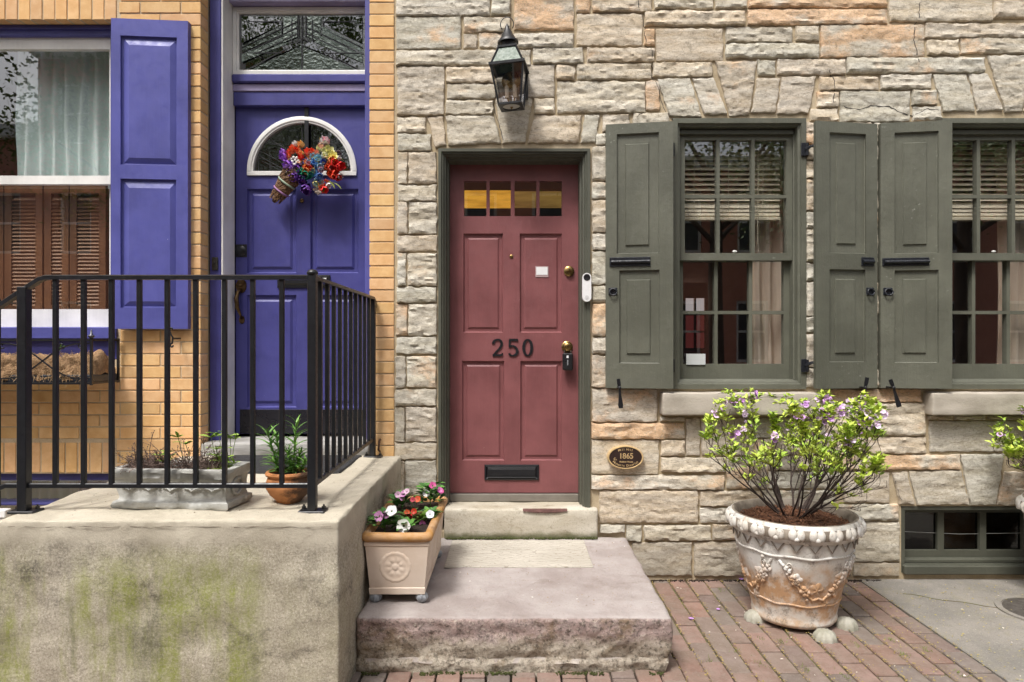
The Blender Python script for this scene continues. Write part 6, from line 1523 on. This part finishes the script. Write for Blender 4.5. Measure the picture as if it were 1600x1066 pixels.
# vine garland relief
rr = random.Random(9)
for g0 in range(4):
    c0 = -math.pi/2+.10+g0*math.pi/2; mb = MB()
    pts = [on_urn(c0+lerp(-.72, .72, k/24), .165+.20*abs(lerp(-1, 1, k/24))**2.2+.008*math.sin(k*1.7), .002) for k in range(25)]
    mb.tube(pts, [.007]*25, 6); gv = mb.build('garland', URN, urn, smooth=True)
    for side in (-1, 1):
        mb = MB()
        for i in range(34):
            t_ = rr.uniform(.32, .95); th = c0+side*.72*t_+rr.gauss(0, .03); z = .165+.20*t_**2.2+rr.gauss(.012, .018); p = on_urn(th, z, .004)
            mb.ball(p, rr.uniform(.008, .012), 7, 5)
        kind(mb.build('grapes', URN, gv, smooth=True), 'stuff')
        mb = MB(); mb.tube([on_urn(c0+side*(.55+.05*math.cos(t_)*math.exp(-t_*.12)), .33+.03*math.sin(t_)*math.exp(-t_*.12), .004) for t_ in [k*.5 for k in range(18)]], .004, 5); mb.build('tendril', URN, gv, smooth=True)
    for th, z, s_ in ((c0-.05, .215, .05), (c0+.42, .27, .04), (c0-.45, .27, .04), (c0+.2, .14, .036)):
        mb = MB(); nr, na = 5, 20
        for i in range(nr+1):
            for j in range(na):
                a = 2*math.pi*j/na; r_ = i/nr*s_*(.75+.25*abs(math.cos(a*2.5))); hh = .010*(1-(i/nr)**2)*(.6+.4*abs(math.cos(a*2.5)))
                mb.v.append(tuple(on_urn(th+r_*math.cos(a)/.27, z+r_*math.sin(a), hh-.001 if i < nr else -.003)))
        for i in range(nr):
            for j in range(na): mb.f.append((i*na+j, i*na+(j+1) % na, (i+1)*na+(j+1) % na, (i+1)*na+j))
        mb.build('vine_leaf', URN, gv, smooth=True)
# shell feet
for (fx, fy_, an) in ((1.293, -.615, 180), (1.565, -.868, -85), (1.752, -.715, -25), (1.545, -.33, 90)):
    d = Vector((math.cos(R(an)), math.sin(R(an)), 0)); mb = MB(); nr, na = 8, 36
    for i in range(nr+1):
        u = i/nr
        for j in range(na):
            a = 2*math.pi*j/na; rib = 1+.07*math.cos(a*9)*sm(u*1.5); r_ = .050*math.sin(u*1.5708)*rib; h = .050*math.cos(u*1.5708)**.8*(1+.08*math.cos(a*9)*u)
            mb.v.append((fx+r_*math.cos(a)*(1.15), fy_+r_*math.sin(a)*1.15, h if i < nr else -.002))
    for i in range(nr):
        for j in range(na): mb.f.append((i*na+j, (i+1)*na+j, (i+1)*na+(j+1) % na, i*na+(j+1) % na))
    mb.build('foot', PAWM, urn, smooth=60)
mb = MB()
for i in range(9):
    for j in range(40):
        a = 2*math.pi*j/40; r_ = .302*i/8; mb.v.append((UC.x+r_*math.cos(a), UC.y+r_*math.sin(a), UZ+.488+.05*(1-(i/8)**2)+.012*noise.noise(Vector((r_*9*math.cos(a), r_*9*math.sin(a), 0)))))
for i in range(8):
    for j in range(40): mb.f.append((i*40+j, (i+1)*40+j, (i+1)*40+(j+1) % 40, i*40+(j+1) % 40))
mb.build('mulch_bed', MULCH, urn, smooth=True, color=(.13, .06, .035, 1))
rr = random.Random(17); mb = MB()
for i in range(1500):
    a = rr.random()*6.283; r_ = .295*math.sqrt(rr.random()); p = Vector((UC.x+r_*math.cos(a), UC.y+r_*math.sin(a), UZ+.492+.05*(1-(r_/.302)**2)+rr.random()*.014))
    d = Vector((rr.gauss(0, 1), rr.gauss(0, 1), rr.gauss(0, .28))).normalized(); l = rr.uniform(.012, .045); sdv = d.cross(Vector((0, 0, 1))).normalized()*rr.uniform(.0015, .004); th = Vector((0, 0, rr.uniform(.001, .003)))
    p0, p1 = p-d*l/2, p+d*l/2
    mb.add([p0-sdv, p0+sdv, p1+sdv*.6, p1-sdv*.6, p0-sdv+th, p0+sdv+th, p1+sdv*.6+th, p1-sdv*.6+th], [(4, 5, 6, 7), (0, 4, 7, 3), (1, 2, 6, 5), (0, 1, 5, 4), (2, 3, 7, 6)])
kind(mb.build('mulch_chips', MULCH, urn, color=(.26, .12, .065, 1)), 'stuff')

# azalea shrub
blos = MB()
for j in range(4):
    a = j*1.9; c = Vector((.35*math.cos(a)*(j > 0), .35*math.sin(a)*(j > 0), .1*(j % 2)))
    pf = petal_flower(5, .85, .55, .75)
    tilt = Matrix.Rotation(.5*(j > 0), 4, Vector((-math.sin(a), math.cos(a), 0))); blos.add([tilt @ Vector(v)*.9+c for v in pf.v], pf.f)
BLOS = blos.mesh('blossom', PETAL, True)
def azalea(label, C0, seed, sx=1.0, height=.62):
    t = thing('azalea', label, 'shrub', tuple(C0)); rr = random.Random(seed); tips = []
    bases = 20
    def stem(mb, p, d, L_, r_, depth):
        n = 7; pts = [p]; q_ = p; dd = d.normalized()
        for k in range(n):
            dd = (dd+Vector((rr.gauss(0, .10), rr.gauss(0, .10), .03+rr.gauss(0, .05)))).normalized(); hz = (q_.z-C0.z)/height
            if hz > .86: dd.z *= .4; dd.normalize()
            if math.hypot(q_.x-C0.x, q_.y-C0.y) > .40+.06*rr.random(): dd.x *= .15; dd.y *= .15; dd.z = max(dd.z, .3)*.5
            if hz > .98: dd.z = min(dd.z, -.05)
            q_ = q_+dd*L_/n*(.45 if math.hypot(q_.x-C0.x, q_.y-C0.y) > .46 else 1); pts.append(q_)
            if depth < 3 and k >= (1 if depth else 1) and rr.random() < (.55, .55, .38)[depth]:
                an = dd.cross(Vector((rr.gauss(0, 1), rr.gauss(0, 1), rr.gauss(0, 1)))).normalized()
                stem(mb, q_, (dd+an*rr.uniform(.4, .75)+Vector((0, 0, .12))), L_*rr.uniform(.36, .6), r_*.55*(1-k/n*.4), depth+1)
        mb.tube(pts, [max(.0013, r_*(1-.65*k/n)) for k in range(n+1)], 5 if depth == 0 else 4, False)
        tips.append((q_, dd, depth))
        if depth > 0: tips.append((pts[5], dd, depth)); tips.append((pts[3], dd, depth))
        elif rr.random() < .6: tips.append((pts[4], dd, depth))
    for i in range(bases):
        a = i*2.399+rr.uniform(-.2, .2); lean = .25+1.55*math.sqrt((i+.5)/bases); d = Vector((math.cos(a)*lean*sx, math.sin(a)*lean*.8, 1.0)); mb = MB()
        L_ = height*rr.uniform(.70, .92)*(1+.04*lean)/1.10
        stem(mb, C0+Vector((.045*math.cos(a), .045*math.sin(a), -.02)), d, L_, rr.uniform(.0055, .0085), 0); mb.build('branch', BARK, t)
    greens = MB(); limes = MB(); nb_ = 0
    rr.shuffle(tips)
    for (p, d, dep) in tips:
        hfac = (p.z-C0.z)/height
        if hfac < .40 and rr.random() < .62: continue
        if hfac < .7 and rr.random() < .45: continue
        if rr.random() < .56: continue
        if nb_ < 75 and hfac > .6 and rr.random() < (.5 if hfac > .8 else .25):
            o = inst(BLOS, 'blossom', t, frame_matrix(p, (d+Vector((0, -.6, .1))), rr.random()*6, rr.uniform(.022, .036)), (*rr.choice(((.74, .50, .80), (.80, .60, .84), (.66, .38, .74), (.84, .68, .86))), 1)); nb_ += 1
            if rr.random() < .5: continue
        target = limes if rr.random() < .72 else greens
        for k in range(rr.randint(5, 8)):
            a = k*2.4+rr.random(); e = (d*.6+Vector((math.cos(a), math.sin(a), rr.uniform(-.1, .7)))).normalized(); l = rr.uniform(.022, .046); s_ = e.cross(Vector((rr.gauss(0, .3), rr.gauss(0, .3), 1))).normalized()*l*.27
            p0 = p+Vector((rr.gauss(0, .008), rr.gauss(0, .008), rr.gauss(0, .008))); up = s_.cross(e).normalized()*l*.12
            target.add([p0, p0+e*l*.45+s_+up, p0+e*l, p0+e*l*.45-s_+up, p0+e*l*.5], [(0, 4, 1), (1, 4, 2), (0, 3, 4), (3, 2, 4)])
    o = limes.build('foliage', LEAFT, t, color=(.54, .68, .09, 1)); kind(o, 'stuff')
    o = greens.build('foliage', LEAFT, t, color=(.36, .54, .06, 1)); kind(o, 'stuff')
    return t
azalea('twiggy azalea with lime leaves and mauve blossoms growing in the white urn below the window', UC+Vector((0, 0, UZ+.53)), 5, .82, .66)
urn.scale = (.96, .96, 1)
urn2 = copy_tree(urn); U2 = Vector((3.285, -.40, 0)); urn2.location = tuple(U2); urn2['label'] = 'second white urn cut off by the right edge of the photo, before the cellar window'
urn['group'] = urn2['group'] = 'white urn planters'
azalea('azalea half cut off by the right edge of the photo, with lime leaves', U2+Vector((0, 0, UZ+.53)), 8, .88, .62)

# ------------------------------------------------------------------ litter on the pavement
rr = random.Random(6)
for i, (px, py, lab) in enumerate(((1080, 967, 'mauve fallen azalea blossom on the bricks near the step corner'), (1122, 952, 'smaller mauve fallen blossom between the step and the urn'), (1158, 905, 'mauve fallen blossom on the bricks close against the stone wall'))):
    k = (ZC-.006)*K/(py-533); p = Vector(((px-800)/K*k, (k-1)*D, .004+hump((px-800)/K*k, (k-1)*D))); mb = petal_flower(5, 1.0, .45, .8); s_ = (.022, .016, .021)[i]
    mb.v = [tuple(Vector(v)*s_+p) for v in mb.v]; top(mb, 'fallen_blossom', PETAL, lab, 'blossom', tuple(p), True, color=(.55, .30, .72, 1), group='fallen azalea blossoms')
def litter(name, n, area, size, color, m, seed, zf):
    rr = random.Random(seed); mb = MB()
    for i in range(n):
        x, y = area(rr)
        if x is None: continue
        z = zf(x, y)+.003; a = rr.random()*6.28; l = size*rr.uniform(.5, 1.3); wv = l*rr.uniform(.25, .6); c, s_ = math.cos(a), math.sin(a); tz = rr.uniform(-.003, .004)
        mb.add([(x-c*l, y-s_*l, z), (x+s_*wv, y-c*wv, z+.002+tz), (x+c*l, y+s_*l, z+.001), (x-s_*wv, y+c*wv, z+.002)], [(0, 1, 2, 3)])
    kind(mb.build(name, m, color=(*color, 1)), 'stuff')
def paver(r):
    x = r.uniform(.72, 3.4); y = r.uniform(-1.6, -.02); return x, y
gz = lambda x, y: .004+hump(x, y)
litter('fallen_petals', 90, paver, .0075, (.72, .66, .58), PETAL, 1, gz)
litter('fallen_bud_scales', 2600, lambda r: (lambda x: (x, r.uniform(-1.6, -.02)))(SLX-cw*round(r.uniform(0, 13))+r.gauss(0, .008)), .0055, (.36, .27, .08), PETAL, 2, gz)
litter('fallen_catkins', 800, lambda r: (r.uniform(SLX-.4, 3.4), r.uniform(-1.6, -.1)), .006, (.40, .34, .10), PETAL, 3, lambda x, y: .006+hump(x, y))
litter('step_litter', 220, lambda r: (r.uniform(-.3, .68), r.uniform(-1.2, -.1)), .004, (.30, .20, .10), PETAL, 4, lambda x, y: .274)
litter('pale_step_petals', 26, lambda r: (r.uniform(-.3, .68), r.uniform(-1.2, -.1)), .005, (.75, .72, .68), PETAL, 5, lambda x, y: .275)
litter('stoop_litter', 160, lambda r: (r.uniform(-2.0, -.72), r.uniform(-1.5, -.05)), .004, (.18, .12, .06), PETAL, 7, lambda x, y: .780)
# moss and grass tufts in the joints
mb = MB(); rr = random.Random(19)
for (px, py) in ((1125,921),(1190,1000),(1232,992),(1220,1003),(1260,1046),(1030,1047),(1110,1035),(1188,1036),(1320,1058),(1410,1022),(1446,1015),(1390,1000),(1150,1020),(1500,1055),(1340,1010)):
    k = ZC*K/(py-533); c = Vector(((px-800)/K*k, (k-1)*D, hump((px-800)/K*k, (k-1)*D)))
    for i in range(22):
        p = c+Vector((rr.gauss(0, .010), rr.gauss(0, .022), 0)); d = Vector((rr.gauss(0, .7), rr.gauss(0, .7), 1)).normalized(); l = rr.uniform(.008, .02); s_ = d.cross(Vector((1, .3, 0))).normalized()*.0016
        mb.add([p-s_, p+s_, p+d*l], [(0, 1, 2)])
kind(mb.build('joint_grass', LEAFT, color=(.20, .27, .05, 1)), 'stuff')
mb = MB()
for i in range(800):
    x = rr.uniform(-.66, .70); r0 = rr.uniform(.002, .005); n_ = noise.noise(Vector((x*5, 2, 0)))
    if n_ < -.02: continue
    mb.ball((x, -1.272-rr.random()*.025, rr.random()*.008-.002+hump(x, -1.28)), r0, 5, 3)
kind(mb.build('step_moss', GREEN_MOSS), 'stuff')
mb = MB()
for i in range(700):
    x = rr.uniform(.72, 2.3); mb.ball((x, -.015-abs(rr.gauss(0, .012)), .0), rr.uniform(.002, .007), 5, 3)
kind(mb.build('wall_foot_dirt', SOIL), 'stuff')

# ------------------------------------------------------------------ across the street (seen in the glass)
def rowhouse(x0, x1, h, label, m):
    t = thing('rowhouse', label, 'house', ((x0+x1)/2, -14.5, 0), 'rowhouses across the street')
    wins = []; n = 3
    for f in range(int(h/3)):
        for k in range(n): cx_ = lerp(x0, x1, (k+.5)/n); wins.append((cx_-.45, cx_+.45, .9+3*f, 2.6+3*f))
    mb = MB(); mb.plate(x0, x1, -.1, h, wins, -14.2, -14.6); mb.build('wall', m, t)
    mb = MB(); mb.box(x0, x1, -14.19, -13.9, h-.4, h, .05); mb.build('cornice', WHITE, t)
    for w_ in wins:
        mb = MB(); mb.plate(w_[0]+.001, w_[1]-.001, w_[2]+.001, w_[3]-.001, [(w_[0]+.08, w_[1]-.08, w_[2]+.08, (w_[2]+w_[3])/2-.03), (w_[0]+.08, w_[1]-.08, (w_[2]+w_[3])/2+.03, w_[3]-.08)], -14.28, -14.36)
        f_ = mb.build('window', WHITE, t); mb = MB(); mb.box(w_[0]+.05, w_[1]-.05, -14.34, -14.33, w_[2]+.05, w_[3]-.05, 0); mb.build('pane', simple('dark_far_pane', (.05, .06, .07), .1) if 'dark_far_pane' not in bpy.data.materials else bpy.data.materials['dark_far_pane'], f_)
for i, (a, c, h) in enumerate(((-19, -13, 7.4), (-13, -7.3, 9.6), (-7.3, -1.8, 6.4), (-1.8, 3.8, 6.8), (3.8, 9.4, 6.5), (9.4, 15, 7.2), (15, 21, 6.6))):
    rowhouse(a, c, h, ('far red brick rowhouse across the street, reflected in the window glass'), FARBRICK)
def street_tree(x, y, h, seed):
    t = thing('street_tree', 'leafy street tree across the road, reflected in the window glass', 'tree', (x, y, 0), 'street trees reflected in the glass'); rr = random.Random(seed)
    mb = MB(); tp_ = Vector((x+rr.uniform(-.3, .3), y, h*.55)); mb.tube([(x, y, -.1), (x+.03, y, .4), (lerp(x, tp_.x, .5), y, h*.3), tp_], [.24, .18, .16, .12], 10); mb.build('trunk', TREEBARK, t, smooth=True)
    mb = MB(); ends = []
    for i in range(9):
        a = i*.7+rr.random(); d = Vector((math.cos(a)*1.0, math.sin(a)*.8, rr.uniform(.5, 1.2))); p = Vector((lerp(x, tp_.x, .8), y, h*rr.uniform(.36, .55))); e = p+d*h*rr.uniform(.2, .3); ends.append(e)
        mb.tube([p, lerp(p, e, .5)+Vector((0, 0, .1)), e], [.07, .045, .015], 6, False)
    mb.build('limbs', TREEBARK, t)
    mb = MB()
    for i in range(13000):
        e = rr.choice(ends); p = e+Vector((rr.gauss(0, .75), rr.gauss(0, .7), rr.gauss(.1, .55))); a = Vector((rr.gauss(0, 1), rr.gauss(0, 1), rr.gauss(0, 1))).normalized(); b_ = a.orthogonal().normalized(); l = rr.uniform(.04, .075)
        mb.add([p-a*l, p+b_*l*.5, p+a*l, p-b_*l*.5], [(0, 1, 2, 3)])
    kind(mb.build('crown', TREELEAF, t), 'stuff')
for i, (x, y, h) in enumerate(((4.6, -10.9, 9.5), (10.2, -10.9, 9), (-4.7, -10.9, 12), (-7.2, -10.9, 9.5))): street_tree(x, y, h, 40+i)
